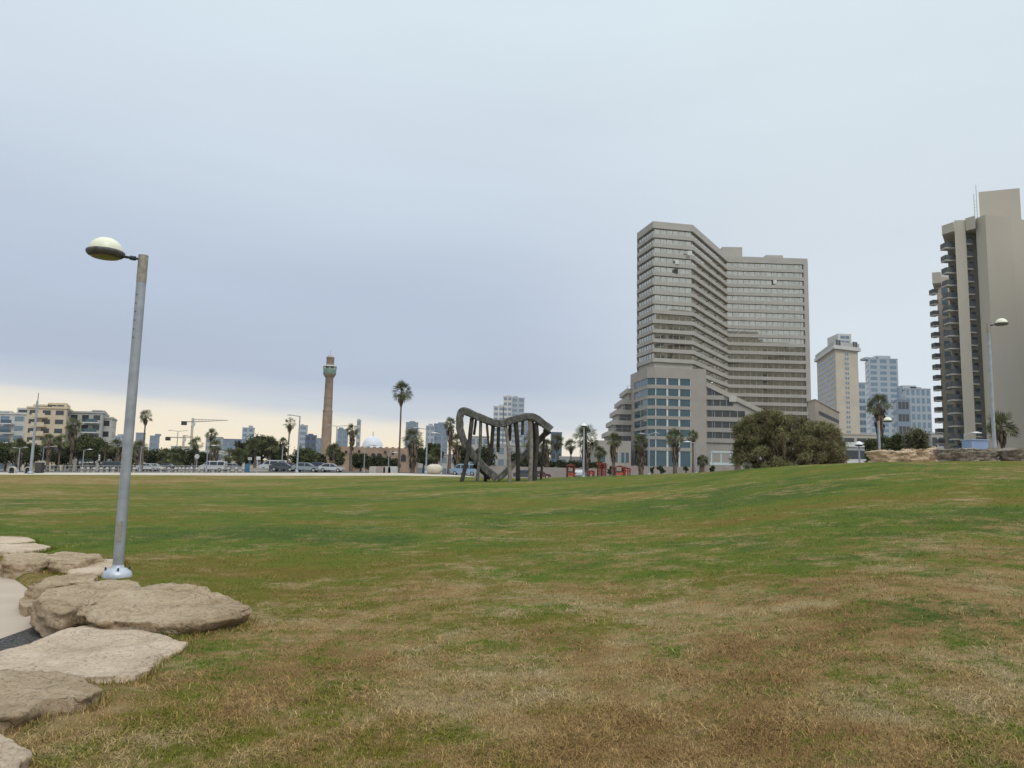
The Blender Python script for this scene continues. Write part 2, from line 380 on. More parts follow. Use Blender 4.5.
# lowered path beside the stones
def strip(name, a0, a1, dz, material, i0=0, i1=None):
    P = []
    pts = PB[i0:i1]; fine = []
    for a, b in zip(pts[:-1], pts[1:]):
        for k in range(10): fine.append(a + (b - a) * k / 10)
    fine.append(pts[-1]); fine = np.array(fine)
    k_ = np.hanning(9); k_ /= k_.sum()
    fine = np.stack([np.convolve(np.pad(fine[:, c], 4, mode='edge'), k_, 'valid') for c in (0, 1)], 1)
    tg = np.gradient(fine, axis=0); tg /= np.linalg.norm(tg, axis=1)[:, None]; nm = np.stack([-tg[:, 1], tg[:, 0]], 1)
    V = []; m = 5
    for j in range(m):
        q = fine + nm * (a0 + (a1 - a0) * j / (m - 1)); V.append(np.column_stack([q, Tbase(q[:, 0], q[:, 1]) + dz]))
    n = len(fine); i = np.arange(n - 1); Fc = [np.stack([k * n + i, k * n + i + 1, (k + 1) * n + i + 1, (k + 1) * n + i], 1) for k in range(m - 1)]
    return tag(npmesh(name, np.concatenate(V), np.concatenate(Fc), material, smooth=True), kind='structure')
strip('path', .03, 6.1, -.13, M_asph)
pp = [(-40, 560), (-10, 578), (14, 571), (45, 572), (80, 590), (75, 614), (48, 624), (0, 641), (-60, 662), (-140, 640)]
q = [onplane(x, y, -.08) for x, y in pp]
cx, cy_ = sum(p.x for p in q) / len(q), sum(p.y for p in q) / len(q)
mb = MB(); zt = [Tb(p.x, p.y) - .118 for p in q]
mb.prism([(p.x, p.y) for p in q], -.24, zt)
o = mb.build('paving', M_pale); tag(o, kind='structure')

# ------------------------------------------------------------------ rocks
def rockmat(name, cols, bump):
    m = bpy.data.materials.new(name); m.use_nodes = True; t = m.node_tree; b = t.nodes['Principled BSDF']
    b.inputs['Roughness'].default_value = .95; b.inputs['Specular IOR Level'].default_value = .15
    ge = t.nodes.new('ShaderNodeNewGeometry'); pos = ge.outputs['Position']
    def nz(sc_, det=8, ro=.6, st=(1, 1, 1)):
        mp_ = t.nodes.new('ShaderNodeMapping'); mp_.inputs['Scale'].default_value = st; t.links.new(pos, mp_.inputs[0])
        n = t.nodes.new('ShaderNodeTexNoise'); n.inputs['Scale'].default_value = sc_; n.inputs['Detail'].default_value = det; n.inputs['Roughness'].default_value = ro; t.links.new(mp_.outputs[0], n.inputs[0]); return n.outputs[0]
    a, f, lay, pit = nz(1.7, 6, .65), nz(11, 8, .7), nz(2.2, 6, .7, (1, 1, 7)), nz(34, 5, .75)
    v = mth('ADD', mth('MULTIPLY', a, .55, T=t), mth('ADD', mth('MULTIPLY', f, .3, T=t), mth('MULTIPLY', lay, .15, T=t), T=t), T=t)
    col = ramp(v, [(.34, cols[0] + (1,)), (.45, cols[1] + (1,)), (.54, cols[2] + (1,)), (.64, cols[3] + (1,))], t)
    pk = t.nodes.new('ShaderNodeMapRange'); t.links.new(pit, pk.inputs[0]); pk.inputs[1].default_value = .34; pk.inputs[2].default_value = .46; pk.inputs[3].default_value = .55; pk.inputs[4].default_value = 1
    vs = t.nodes.new('ShaderNodeVectorMath'); vs.operation = 'SCALE'; t.links.new(col, vs.inputs[0]); t.links.new(pk.outputs[0], vs.inputs['Scale'])
    t.links.new(vs.outputs[0], b.inputs['Base Color'])
    hgt = mth('ADD', mth('MULTIPLY', nz(6, 9, .75), 1.6, T=t), mth('ADD', mth('MULTIPLY', pk.outputs[0], .25, T=t), mth('MULTIPLY', f, .6, T=t), T=t), T=t)
    wp = t.nodes.new('ShaderNodeTexNoise'); wp.inputs['Scale'].default_value = 2.5; wp.inputs['Detail'].default_value = 5; t.links.new(pos, wp.inputs[0])
    va = t.nodes.new('ShaderNodeVectorMath'); va.operation = 'MULTIPLY_ADD'; t.links.new(wp.outputs['Color'], va.inputs[0]); va.inputs[1].default_value = (.9, .9, .5); t.links.new(pos, va.inputs[2])
    vo = t.nodes.new('ShaderNodeTexVoronoi'); vo.feature = 'DISTANCE_TO_EDGE'; vo.inputs['Scale'].default_value = 1.35; t.links.new(va.outputs[0], vo.inputs['Vector'])
    ck = t.nodes.new('ShaderNodeMapRange'); t.links.new(vo.outputs['Distance'], ck.inputs[0]); ck.inputs[1].default_value = 0; ck.inputs[2].default_value = .022; ck.inputs[3].default_value = -.4; ck.inputs[4].default_value = 0
    hgt = mth('ADD', hgt, ck.outputs[0], T=t)
    bn = t.nodes.new('ShaderNodeBump'); bn.inputs['Distance'].default_value = bump; bn.inputs['Strength'].default_value = 1; t.links.new(hgt, bn.inputs['Height']); t.links.new(bn.outputs[0], b.inputs['Normal'])
    return m
M_rock = rockmat('weathered_limestone', [(.32, .22, .13), (.55, .405, .26), (.68, .52, .35), (.76, .61, .44)], .07)
M_rockp = rockmat('pale_limestone', [(.42, .32, .22), (.58, .45, .32), (.67, .53, .39), (.75, .62, .48)], .035)
M_rockd = rockmat('brown_limestone', [(.16, .13, .10), (.25, .21, .165), (.33, .28, .225), (.42, .365, .30)], .07)
def rock(outline, zbase, ztop, material, seed, label, group, tiltx=0, tilty=0, bulge=.06, amp=.03, name='boulder', na=180, rough=1.0, cat='rock'):
    """outline: list of world (x, y) of the top edge"""
    cx = sum(p[0] for p in outline) / len(outline); cy = sum(p[1] for p in outline) / len(outline)
    n = len(outline)
    def rad(th):
        dx, dy = math.cos(th), math.sin(th); best = 0
        for i in range(n):
            ax, ay = outline[i][0] - cx, outline[i][1] - cy; bx, by = outline[(i + 1) % n][0] - cx, outline[(i + 1) % n][1] - cy
            ex, ey = bx - ax, by - ay; den = dx * ey - dy * ex
            if abs(den) < 1e-9: continue
            t = (ax * ey - ay * ex) / den; s = (ax * dy - ay * dx) / den
            if t > 0 and -1e-6 <= s <= 1 + 1e-6: best = max(best, t)
        return best
    R = [rad(2 * math.pi * k / na) for k in range(na)]
    R = [(R[k - 1] + 6 * R[k] + R[(k + 1) % na]) / 8 * (1 + .05 * noise.noise(Vector((math.cos(2 * math.pi * k / na) * 4 + seed, math.sin(2 * math.pi * k / na) * 4, 0))) + .03 * noise.noise(Vector((math.cos(2 * math.pi * k / na) * 13 + seed, math.sin(2 * math.pi * k / na) * 13, 0)))) for k in range(na)]
    H = ztop - zbase; Rm = sum(R) / na
    prof = [(s, 0.0) for s in np.linspace(.03, .965, 34)] + [(.985, -.015), (.997, -.05), (1.0, -.10)] + [(1 + bulge * math.sin(math.pi * t) - .14 * t * t, -.10 - .90 * t) for t in np.linspace(.06, 1, 16)]
    vs = []
    for s, dz in prof:
        for k in range(na):
            th = 2 * math.pi * k / na; r = R[k] * s
            x, y = cx + math.cos(th) * r, cy + math.sin(th) * r
            z = ztop + dz * H + (tiltx * (x - cx) + tilty * (y - cy)) * (1 + max(dz, -1))
            p = Vector((x, y, z)); q = p * .9 + Vector((seed * 7.1, seed * 3.3, 0))
            d = noise.noise(q * 1.6 ) * 1.5 + noise.noise(q * 4.5) * .8 + noise.noise(q * 12) * .35
            if dz == 0:
                st = noise.noise(q * 2.3 + Vector((5, 1, 0))); z += (d * .8 + math.floor(st * 5) * .22 + (1 - abs(noise.noise(q * 7)) * 2) * .25 + noise.noise(q * 30) * .18) * amp - max(0, s - .9) * .10 * H
            else:
                k2 = (noise.noise(q * 3.2 + Vector((0, 0, z * 6))) + .7 * noise.noise(Vector((q.x * 3, q.y * 3, z * 22))) + .4 * noise.noise(q * 14)) * amp * 1.7 * rough
                x += math.cos(th) * k2; y += math.sin(th) * k2; z += d * amp * .4
            vs.append((x, y, z))
    m = MB(); fs = [(i * na + k, i * na + (k + 1) % na, (i + 1) * na + (k + 1) % na, (i + 1) * na + k) for i in range(len(prof) - 1) for k in range(na)]
    fs = [f[::-1] for f in fs]
    m.add(vs, fs, 0, True); m.add(vs[:na], [tuple(range(na))], 0, True)
    o = m.build(name, material, org=(cx, cy, zbase)); tag(o, label, cat, group); return o
def zr(x, y): return (x / 3.096, 520 + y / 3.096)
OUTL = []
def stone(pts, h, material, seed, label, **k):
    P = [zr(*p) for p in pts]; z = 0.15
    for it in range(3):
        q = [onplane(a, b, z) for a, b in P]; c = sum((v.xy for v in q), Vector((0, 0))) / len(q); z = Tb(c.x, c.y) + h
    OUTL.append([(v.x, v.y) for v in q])
    return rock([(v.x, v.y) for v in q], z - h - .22, z, material, seed, label, 'stones edging the lawn along the path', **k)
stone([(-260, 470), (-120, 420), (0, 405), (150, 360), (260, 332), (400, 322), (450, 345), (490, 357), (577, 378), (560, 400), (500, 422), (462, 455), (420, 478), (300, 482), (110, 462), (-40, 462), (-160, 500)], .045, M_rockp, 1,
      'large flat pale stone slab with a pointed right end', amp=.018, tilty=.02)
stone([(-300, 500), (-80, 470), (20, 462), (120, 466), (240, 482), (303, 515), (280, 540), (150, 556), (60, 590), (-40, 615), (-250, 600)], .10, M_rock, 2, 'rounded brown-grey stone in front of the pale flat slab, cut by the left picture edge', amp=.035)
stone([(-150, 680), (-20, 662), (45, 682), (72, 715), (62, 750), (30, 790), (-120, 800)], .10, M_rockp, 3, 'small yellowish stone alone at the bottom left corner', amp=.03)
stone([(105, 238), (170, 208), (300, 190), (400, 184), (432, 192), (425, 212), (390, 235), (340, 268), (250, 262), (200, 290), (120, 268)], .16, M_rock, 4, 'blocky tan boulder directly in front of the lamp base', amp=.04, bulge=.03)
stone([(240, 275), (330, 232), (430, 215), (500, 204), (585, 209), (690, 236), (777, 269), (735, 290), (640, 303), (540, 312), (400, 300), (300, 300)], .15, M_rock, 5, 'broad tan boulder tapering right into the grass with a dark undercut front', amp=.035, bulge=-.10, tilty=.03)
stone([(78, 203), (130, 180), (200, 168), (285, 164), (303, 178), (290, 188), (220, 196), (120, 215)], .12, M_rock, 6, 'low brown boulder left of the lamp base', amp=.03)
stone([(208, 158), (250, 126), (340, 120), (385, 126), (350, 155), (300, 165)], .05, M_rockp, 7, 'flat pale slab lying behind the foot of the lamp', amp=.012)
stone([(8, 112), (70, 100), (150, 104), (158, 128), (120, 136), (60, 132), (12, 128)], .13, M_rock, 8, 'squarish stone with a dark front, left of the touching pair', amp=.035)
stone([(140, 112), (200, 102), (300, 106), (313, 116), (270, 130), (210, 140), (155, 134)], .12, M_rock, 9, 'longer stone with a light top, right one of the touching pair', amp=.03)
stone([(-120, 78), (0, 74), (110, 71), (158, 80), (120, 91), (30, 97), (-120, 98)], .07, M_rockp, 10, 'thin pale slab at the left edge, second farthest of the stones', amp=.012)
stone([(-150, 52), (0, 50), (90, 54), (112, 63), (60, 70), (-150, 70)], .06, M_rockp, 11, 'farthest thin slab of the stone edging', amp=.012)
stone([(60, 245), (85, 232), (106, 240), (106, 262), (80, 270), (62, 262)], .0, M_rock, 12, 'small loose stone beside the blocky boulder on the path side', amp=.02)
# rocks along the crest at the right
for (a, b, t, m_, sd_, lb, D) in [(870, 948, 452, M_rock, 21, 'long pale boulder on the crest, leftmost of the right-hand rocks', 33.5),
                               (940, 1000, 450.5, M_rockd, 22, 'dark brown boulder on the crest in front of the right lamp post', 31.0),
                               (1001, 1075, 450, M_rockd, 23, 'boulder on the crest cut by the right picture edge', 30.5),
                               (902, 936, 450, M_rock, 24, 'small light boulder lying behind the long pale one on the crest', 34.6)]:
    x0, x1 = WX(a, D), WX(b, D); zt = at((a + b) / 2, t, D).z; xm, hw = (x0 + x1) / 2, (x1 - x0) / 2
    ol = [(xm + hw * math.cos(u) * (1 - .08 * math.sin(3 * u + sd_)), D + .75 * math.sin(u)) for u in np.linspace(0, 2 * math.pi, 15)[:-1]]
    rock(ol, Tz(xm, D) - .3, zt, m_, sd_, lb, 'boulders along the crest of the lawn', amp=.09, bulge=-.05)

# ------------------------------------------------------------------ grass blades (stuff)
def blades(n, rmin, rmax, lo, hi, wid, flat, seed, clump=False, xy=None):
    g = np.random.default_rng(seed)
    u = g.random(n); r = 1 / (1 / rmin + u * (1 / rmax - 1 / rmin)); az = g.uniform(-.78, .78, n)
    x, y = r * np.sin(az), r * np.cos(az)
    if xy is not None: x, y = xy; r = np.hypot(x, y); n = len(x)
    # tufts: pull blades toward random clump centres
    if clump:
        q = np.sin(x * 5.1 + 2 * np.sin(y * 3.3)) + np.sin(y * 6.7 + 1.7 * np.sin(x * 4.1 + 1)) + .8 * np.sin(x * 2.1 - y * 1.7 + 2) + .6 * np.sin(x * 13 + y * 9)
        keep = g.random(n) < np.clip(.30 + .36 * q, .05, 1); x, y, r = x[keep], y[keep], r[keep]
    s = pdist(x, y); keep = s < .12; x, y, r = x[keep], y[keep], r[keep]; n = len(x)
    z = T(x, y)
    h = g.uniform(lo, hi, n) * (1 + .25 * (r > 14)); th = g.uniform(0, 2 * math.pi, n); tilt = g.uniform(*flat, n)
    dx, dy = np.cos(th), np.sin(th); sx, sy = -dy, dx
    wd = wid * (1 + r / 9.0) * g.uniform(.6, 1.4, n)
    hz = h * np.cos(tilt); hx = h * np.sin(tilt)
    b = np.stack([x, y, z - .006], 1)
    mid = b + np.stack([dx * hx * .45, dy * hx * .45, hz * .65 + .004], 1)
    c2 = g.uniform(-.6, .6, n)
    tip = b + np.stack([(dx + sx * c2) * hx, (dy + sy * c2) * hx, hz * .85 + .004], 1)
    side = np.stack([sx * wd, sy * wd, np.zeros(n)], 1)
    V = np.stack([b - side, b + side, mid + side * .8, mid - side * .8, tip], 1).reshape(-1, 3)
    i = np.arange(n) * 5
    Fc = np.concatenate([np.stack([i, i + 1, i + 2], 1), np.stack([i, i + 2, i + 3], 1), np.stack([i + 3, i + 2, i + 4], 1)])
    return V, Fc, np.repeat(g.random(n), 5)
V1, F1, r1 = blades(330000, 3.2, 34, .012, .032, .0011, (.3, 1.25), 1)
V2, F2, r2 = blades(330000, 3.2, 30, .035, .105, .0011, (1.05, 1.5), 2, clump=True)
g_ = np.random.default_rng(9); ex, ey = [], []
for ol in OUTL:
    n_ = len(ol); cxo, cyo = sum(p[0] for p in ol) / n_, sum(p[1] for p in ol) / n_
    for i in range(n_):
        a, b2 = np.array(ol[i]), np.array(ol[(i + 1) % n_]); L_ = np.linalg.norm(b2 - a); k_ = int(L_ * 520)
        t_ = g_.random(k_); w_ = np.abs(g_.normal(0, .05, k_)) + .01; q = a + (b2 - a) * t_[:, None]; dd = q - np.array([cxo, cyo]); dd /= np.linalg.norm(dd, axis=1)[:, None] + 1e-6
        q = q + dd * w_[:, None]; ex.append(q[:, 0]); ey.append(q[:, 1])
ex, ey = np.concatenate(ex), np.concatenate(ey); mk = pdist(ex, ey) < -.15
V3, F3, r3 = blades(0, 3.2, 30, .02, .07, .0011, (.1, 1.0), 3, xy=(ex[mk], ey[mk]))
o = npmesh('grass', np.concatenate([V1, V2, V3]), np.concatenate([F1, F2 + len(V1), F3 + len(V1) + len(V2)]), M_blade, np.concatenate([r1 * .85, .4 + r2 * .6, r3 * .8]))
tag(o, 'short patchy lawn grass, green mixed with dry straw', 'grass', kind='stuff')

# ------------------------------------------------------------------ dome lamps
def lamp_poly(loc, H, side, label, ang=0.0, detail=True, s=1.0):
    """round pole with one dome luminaire; side -1 = arm to the left"""
    r = empty('street_lamp', loc, label, 'street lamp', 'dome street lamps in the park')
    x, y, z = loc
    MB().tube([(x, y, z + .02), (x, y, z + H - .42)], [.074 * s, .069 * s], 20).build('pole', M_pole, r)
    t = MB().tube([(x, y, z + H - .42), (x, y, z + H)], [.0715 * s, .071 * s], 20); t.build('pole_top', M_poletop, r)
    MB().lathe([(.20, -.06), (.20, .0), (.175, .05), (.12, .09), (.085, .10), (.08, .14)], loc, 24).build('base_cover', mat('zinc_cover', (.5, .54, .6), .4, .15, 8, metal=.2), r)
    ca, sa = math.cos(ang) * side, math.sin(ang)
    hx, hy_, hz = x + ca * .55, y + sa * .55, z + H - .0
    a0 = Vector((x + ca * .05, y + sa * .05, z + H - .06)); a1 = Vector((x + ca * .30, y + sa * .30, z + H - .03))
    MB().tube([a0, a1], [.018, .022], 10).tube([a0 + (a1 - a0) * .25, a0 + (a1 - a0) * .55], [.034, .034], 10).build('arm', M_dark, r)
    o = MB().lathe([(.02, -.05), (.19, -.048), (.245, -.03), (.268, .0), (.27, .03), (.255, .04)], (hx, hy_, hz), 32).build('luminaire_bowl', mat('grey_housing', (.14, .14, .135), .6, .3, 15), r)
    MB().lathe([(.01, -.058), (.16, -.06), (.20, -.056), (.20, -.05), (.01, -.05)], (hx, hy_, hz), 28).build('lens', mat('amber_lens', (.16, .12, .06), .2, .1, 8), o)
    MB().lathe([(.235, .03), (.23, .085), (.205, .145), (.16, .195), (.10, .228), (.04, .242), (.005, .244)], (hx, hy_, hz), 32).build('dome', mat('opal_dome', (.80, .80, .62), .35, .05, 3, spec=.5), r)
    if detail:
        MB().box((x + .01, y - .072, z + .62), (.07, .012, .28)).build('access_door', M_poletop, r)
        for k in range(4):
            th = .5 + k * math.pi / 2; MB().lathe([(.014, -.01), (.014, .02), (.009, .035)], (x + .155 * math.cos(th), y + .155 * math.sin(th), z + .075), 8).build('bolt', M_dark, r)
        for k in range(6):
            c = (x - .02, y - .0745, z + H - .62 - .13 * k)
            MB().lathe([(.008, -.006), (.008, .006)], c, 8).build('bolt', M_dark, r)
    return r
b = hit(115, 577); top = at(143.5, 255.5, b.y + .0)
b = Vector((top.x, b.y, Tb(top.x, b.y)))
lamp_poly((b.x, b.y, b.z + .03), top.z - b.z - .03, -1, 'tall galvanised lamp post with a white dome head rising beside the stone edging', ang=-.1, detail=True)
top = at(988, 324, 33)
lamp_poly((top.x, 33, Tz(top.x, 33) - .1), top.z - Tz(top.x, 33) + .1, 1, 'lamp post with a white dome head standing behind the crest boulders before the right tower', ang=-.1, detail=False)
top = at(878.5, 421, 46)
lamp_poly((top.x, 46, Tz(top.x, 46)), top.z - Tz(top.x, 46), 1, 'dome lamp in front of the palm, left of the round olive bushes', detail=False)
def small_lamp(px, ytop, D, label, kind='single', side=1, s=1.0, group='lamp posts along the street', bx=None):
    top = at(px, ytop, D); x = top.x; z0 = Tz(x, D); r = empty('lamp_post', (x, D, z0), label, 'lamp post', group)
    hgt = top.z - z0
    MB().tube([(x, D, z0), (x, D, z0 + hgt)], [.11 * s, .07 * s], 8).build('pole', M_pole, r)
    MB().lathe([(.2 * s, 0), (.2 * s, .25), (.1 * s, .4)], (x, D, z0), 10).build('base', M_pole, r)
    wh = mat('lamp_white', (.8, .8, .78), .4, .03, 3)
    def arm(sd, L=1.2, drop=0.0):
        MB().tube([(x, D, z0 + hgt - .06), (x + sd * L, D, z0 + hgt + .1 - drop)], .05 * s, 6).build('arm', M_pole, r)
        hd = MB().lathe([(.05, -.07), (.34, -.03), (.36, .03), (.05, .1)], (x + sd * (L + .25), D, z0 + hgt + .1 - drop), 10, sx=1.25, sy=.55)
        hd.build('lamp_head', M_greyren if kind != 'white' else wh, r)
    if kind == 'single': arm(side)
    elif kind == 'white': arm(side, .7)
    elif kind == 'double': arm(-1, 1.6); arm(1, 1.6)
    elif kind == 'dome':
        MB().lathe([(.2, 0), (.30, .06), (.30, .1), (.2, .12)], (x, D, z0 + hgt), 14).build('lamp_head', M_dark, r)
        MB().lathe([(.29, .1), (.26, .22), (.16, .32), (.02, .36)], (x, D, z0 + hgt), 14).build('dome', wh, r)
    elif kind == 'triple':
        for sd, dr in ((-1, .1), (1, .0)): arm(sd, .6, dr)
    return r
small_lamp(300, 416, 112, 'tall street light with a short arm to the left, beside the silver car', 'single', -1, 1.3)
small_lamp(37.5, 401, 110, 'thick grey mast with a thin rod on top before the cream apartment block', 'mast', s=2.0)
small_lamp(178, 431, 180, 'double-armed street light left of the construction crane', 'double', s=1.2)
small_lamp(337, 426, 165, 'double-armed street light between the minaret and the shaggy palm', 'double', s=1.2)
small_lamp(283, 446, 130, 'short lamp post just left of the tall thin droopy palm', 'white', 1)
small_lamp(208, 446, 130, 'lamp post with white head beside the palm pair right of the crane', 'white', 1)
small_lamp(141.5, 447, 130, 'lamp post with white head in front of the tall left palm', 'white', 1)
small_lamp(84, 450, 130, 'lamp post with white head before the grey and white apartment block', 'white', 1)
small_lamp(44, 447, 140, 'thin lamp post right of the thick grey mast', 'single', 1, .8)
small_lamp(20, 448, 125, 'leaning-looking lamp post with two pale heads left of the thick mast', 'triple', 1)
small_lamp(427.5, 429, 98, 'pole with a flat head rising in front of the egg-shaped stone', 'single', -1, 1.1)
small_lamp(442, 434, 100, 'slimmer pole with a white head right of the egg-shaped stone', 'white', -1)
small_lamp(584, 427, 76, 'lamp post with white dome standing before the big sunlit palm', 'dome', s=1.0)
small_lamp(649, 434, 95, 'lamp post with two small white heads in front of the hotel podium', 'triple', 1)
small_lamp(696, 443, 85, 'short lamp post with a white head at the right end of the hotel podium', 'white', -1)
small_lamp(859, 446, 60, 'short dome lamp right of the large bush', 'dome', s=.8)
small_lamp(365, 446, 120, 'thin lamp post in front of the mosque dome', 'single', 1, .8)
small_lamp(389, 453, 118, 'low thin post before the mosque wall near the stone blocks', 'white', 1, .8)
small_lamp(964, 434, 60, 'white short post with a tiny head left of the right lamp', 'white', 1, .6)
small_lamp(712, 383.5, 200, 'lamp with white head at the top of the sloping hotel wing', 'dome', s=.5)
# thin rod on the mast
p = at(37.8, 401, 110); pr = at(38, 393, 110)
m_ = [o for o in bpy.data.objects if o.get('label', '').startswith('thick grey mast')][0]
MB().tube([(p.x, 110, p.z - .1), (p.x, 110, pr.z)], .05, 6).build('antenna', M_dark, m_)

# ------------------------------------------------------------------ building helpers
def offset(pts, d):
    """offset a counter-clockwise plan polygon outwards by d (mitred)"""
    n = len(pts); out = []
    for i in range(n):
        p0, p1, p2 = Vector(pts[i - 1]), Vector(pts[i]), Vector(pts[(i + 1) % n])
        e1, e2 = (p1 - p0).normalized(), (p2 - p1).normalized()
        n1, n2 = Vector((e1.y, -e1.x)), Vector((e2.y, -e2.x)); b = (n1 + n2)
        k = d / max(.3, (1 + n1.dot(n2)));  out.append(tuple(p1 + b * k))
    return out
def lerp(a, b, t): return (a[0] + (b[0] - a[0]) * t, a[1] + (b[1] - a[1]) * t)
def window_strip(parent, p0, p1, z0, z1, g, frame, step, out=.04, mt=.16, a=0.0, b=1.0, name='window', sill=False):
    """one glazed strip with its mullions"""
    q0, q1 = lerp(p0, p1, a), lerp(p0, p1, b); m = MB(); m.seg(q0, q1, z0, z1, out, .02, 0)
    L_ = math.dist(q0, q1); n = max(1, round(L_ / step))
    for k in range(n + 1):
        t = k / n; c0 = lerp(q0, q1, max(0, t - mt / L_ / 2)); c1 = lerp(q0, q1, min(1, t + mt / L_ / 2)); m.seg(c0, c1, z0, z1, out + .07, 0, 1)
    return m.build(name, [g, frame], parent)
def simple_block(px0, px1, ytop, D, depth, wallm, glassm, label, rows=6, cols=1, rz=0.0, cat='building', name='building', group=None, roofbits=(), hfrac=.5, wfrac=.8, frame=None, zb=None, side=True, y0=None, radial=.75):
    """box building whose front is seen between two pixel columns, with windows as separate parts"""
    a, b_ = at(px0, ytop, D), at(px1, ytop, D); zt = (a.z + b_.z) / 2; w_ = b_.x - a.x; xm = (a.x + b_.x) / 2
    z0 = Tz(xm, D) - .5 if zb is None else zb
    r = empty(name, (xm, D, z0), label, cat, group)
    ca, sa = math.cos(rz), math.sin(rz)
    def W(u, v): return (xm + u * ca - v * sa, D + u * sa + v * ca)
    hw = w_ / 2
    kk = 1 + radial * depth / D
    pl = [W(-hw, 0), W(hw, 0)] + [(p[0] * kk, p[1]) for p in (W(hw, depth), W(-hw, depth))]
    m = MB().prism(pl, z0, zt); m.build('wall', wallm, r)
    MB().prism(offset(pl, .25), zt, zt + .5).build('roof', wallm, r)
    H = zt - z0; start = z0 + H * (0 if y0 is None else y0); fh = (zt - start) / rows; fr = frame or M_greyren
    faces = [(pl[0], pl[1])] + ([(pl[3], pl[0]) if xm > 0 else (pl[1], pl[2])] if side else [])
    for fi, (p0, p1) in enumerate(faces):
        for i in range(rows):
            zc = start + fh * (i + .55)
            for j in range(cols if fi == 0 else 1):
                cc = cols if fi == 0 else 1
                t0, t1 = (j + .5 - wfrac / 2) / cc, (j + .5 + wfrac / 2) / cc
                window_strip(r, p0, p1, zc - fh * hfrac / 2, zc + fh * hfrac / 2, glassm, fr, max(3, w_ / 6), a=t0, b=t1)
    for (u, wd, h, d) in roofbits:
        c = W(u * hw, depth * .4); MB().box((c[0], c[1], zt + .5 + h / 2), (wd, d, h), rz).build('roof_housing', wallm, r)
    return r

# ------------------------------------------------------------------ the large hotel
FH = 3.2
zt_h = at(653, 221, 250).z
ph = [at(637, 233.5, 263), at(653, 221, 250), at(693, 225, 253), at(728, 257, 288), at(807.5, 260, 289)]
plan = [(p.x, p.y) for p in ph]
tower_plan = plan + [(plan[4][0] - 3, 318), (plan[3][0] - 12, 318), (plan[0][0] + 4, 285)]
zg = Tz(plan[1][0], 245) - .5
hotel = empty('hotel', (plan[1][0], 255, zg), 'tall beige hotel with a folded facade of banded windows on a teal-glazed podium', 'hotel')
parapet = 2.6
wall = MB()
n_f = int((zt_h - parapet - zg) / FH)
core = offset(tower_plan, -.75)
wall.prism(core, zg, zt_h - .6)
wall.prism(tower_plan, zt_h - parapet + .3, zt_h)
for i in range(n_f):
    zw = zt_h - parapet + .3 - FH * (i + 1)     # underside of storey i glazing .. spandrel below
    wall.prism(tower_plan, zw - .0, zw + 1.25)
wall.prism([(plan[4][0] - 1.6, plan[4][1] - .08), (plan[4][0] + .06, plan[4][1] - .08), (plan[4][0] + .06 - .1, plan[4][1] + 3), (plan[4][0] - 1.6, plan[4][1] + 3)], zg, zt_h - 1)
wall.build('wall', M_hotel, hotel)
frame_h = mat('beige_mullion', (.42, .38, .32), .6, .05, 1)
faces = [(core[i], core[i + 1]) for i in range(4)]
limits = [14, 14, 23, 23]
for fi, (p0, p1) in enumerate(faces):
    for i in range(min(n_f, limits[fi])):
        z1 = zt_h - parapet + .3 - FH * i; z0 = z1 - FH + 1.25
        window_strip(hotel, p0, p1, z0, z1, G_hotel, frame_h, 2.1 if fi != 2 else 3.5, out=.03, mt=.14)
# opened windows / small dark panes
for (px, py, D, c) in [(677, 262, 253, 'l'), (676, 271, 253, 'd'), (690, 253, 253, 'l'), (775, 282, 289, 'l')]:
    p = at(px, py, D - .4 if D > 260 else 251.6); MB().box((p.x, p.y, p.z), (1.3, .2, 1.5)).build('open_sash', M_white if c == 'l' else M_dark, hotel)
# roof structures
ra, rb = at(723, 246, 291), at(743, 247, 291)
MB().prism([(ra.x, 292), (rb.x, 292), (rb.x, 306), (ra.x, 306)], zt_h - 1, ra.z).build('roof_housing', M_hotel, hotel)
ra, rb = at(766, 255, 293), at(783, 256, 293)
MB().prism([(ra.x, 293), (rb.x, 293), (rb.x, 306), (ra.x, 306)], zt_h - 1, ra.z).build('roof_housing', M_hotel, hotel)
for px in (711, 737): 
    p = at(px, 240, 280); MB().tube([(p.x, 296, zt_h), (p.x, 296, zt_h + 5)], .12, 6).build('antenna', M_dark, hotel)
# podium
pa, pb, pc, pd = at(630.5, 371, 262), at(651.5, 367, 243), at(706, 367, 245), at(706, 367, 262)
zp = pb.z
ppl = [(pa.x, pa.y), (pb.x - 1.2, pb.y + .9), (pb.x + 1.2, pb.y), (pc.x, pc.y), (pc.x + .5, 268), (pa.x + 3, 275)]
MB().prism(offset(ppl, -.25), zg, zp - .3).build('podium_core', M_podium, hotel)
f0, f1, f2, f3 = ppl[0], ppl[1], ppl[2], ppl[3]
zrow = [at(670, 350 + v / 5.906, 244).z for v in (168, 208, 230, 272, 290, 331, 350, 391, 410, 451, 470, 511, 530, 576, 596, 692)]
pw = MB()
def band(z0, z1):
    pw.prism(ppl, z0, z1)
band(zrow[0], zp); 
for i in range(1, 15, 2): band(zrow[i + 1], zrow[i])
band(zg, zrow[15])
wx1 = at(691.5, 400, 244).x; t1 = (wx1 - f2[0]) / (f3[0] - f2[0])
core_p = offset(ppl, -.25)
for z1, z0 in zip(zrow[0::2], zrow[1::2]):                        # solid stone beside the glazing
    pw.seg(lerp(f2, f3, t1), f3, z0, z1, 0, .3); pw.seg(f0, lerp(f0, f1, .22), z0, z1, 0, .3)
pw.build('podium_wall', M_podium, hotel)
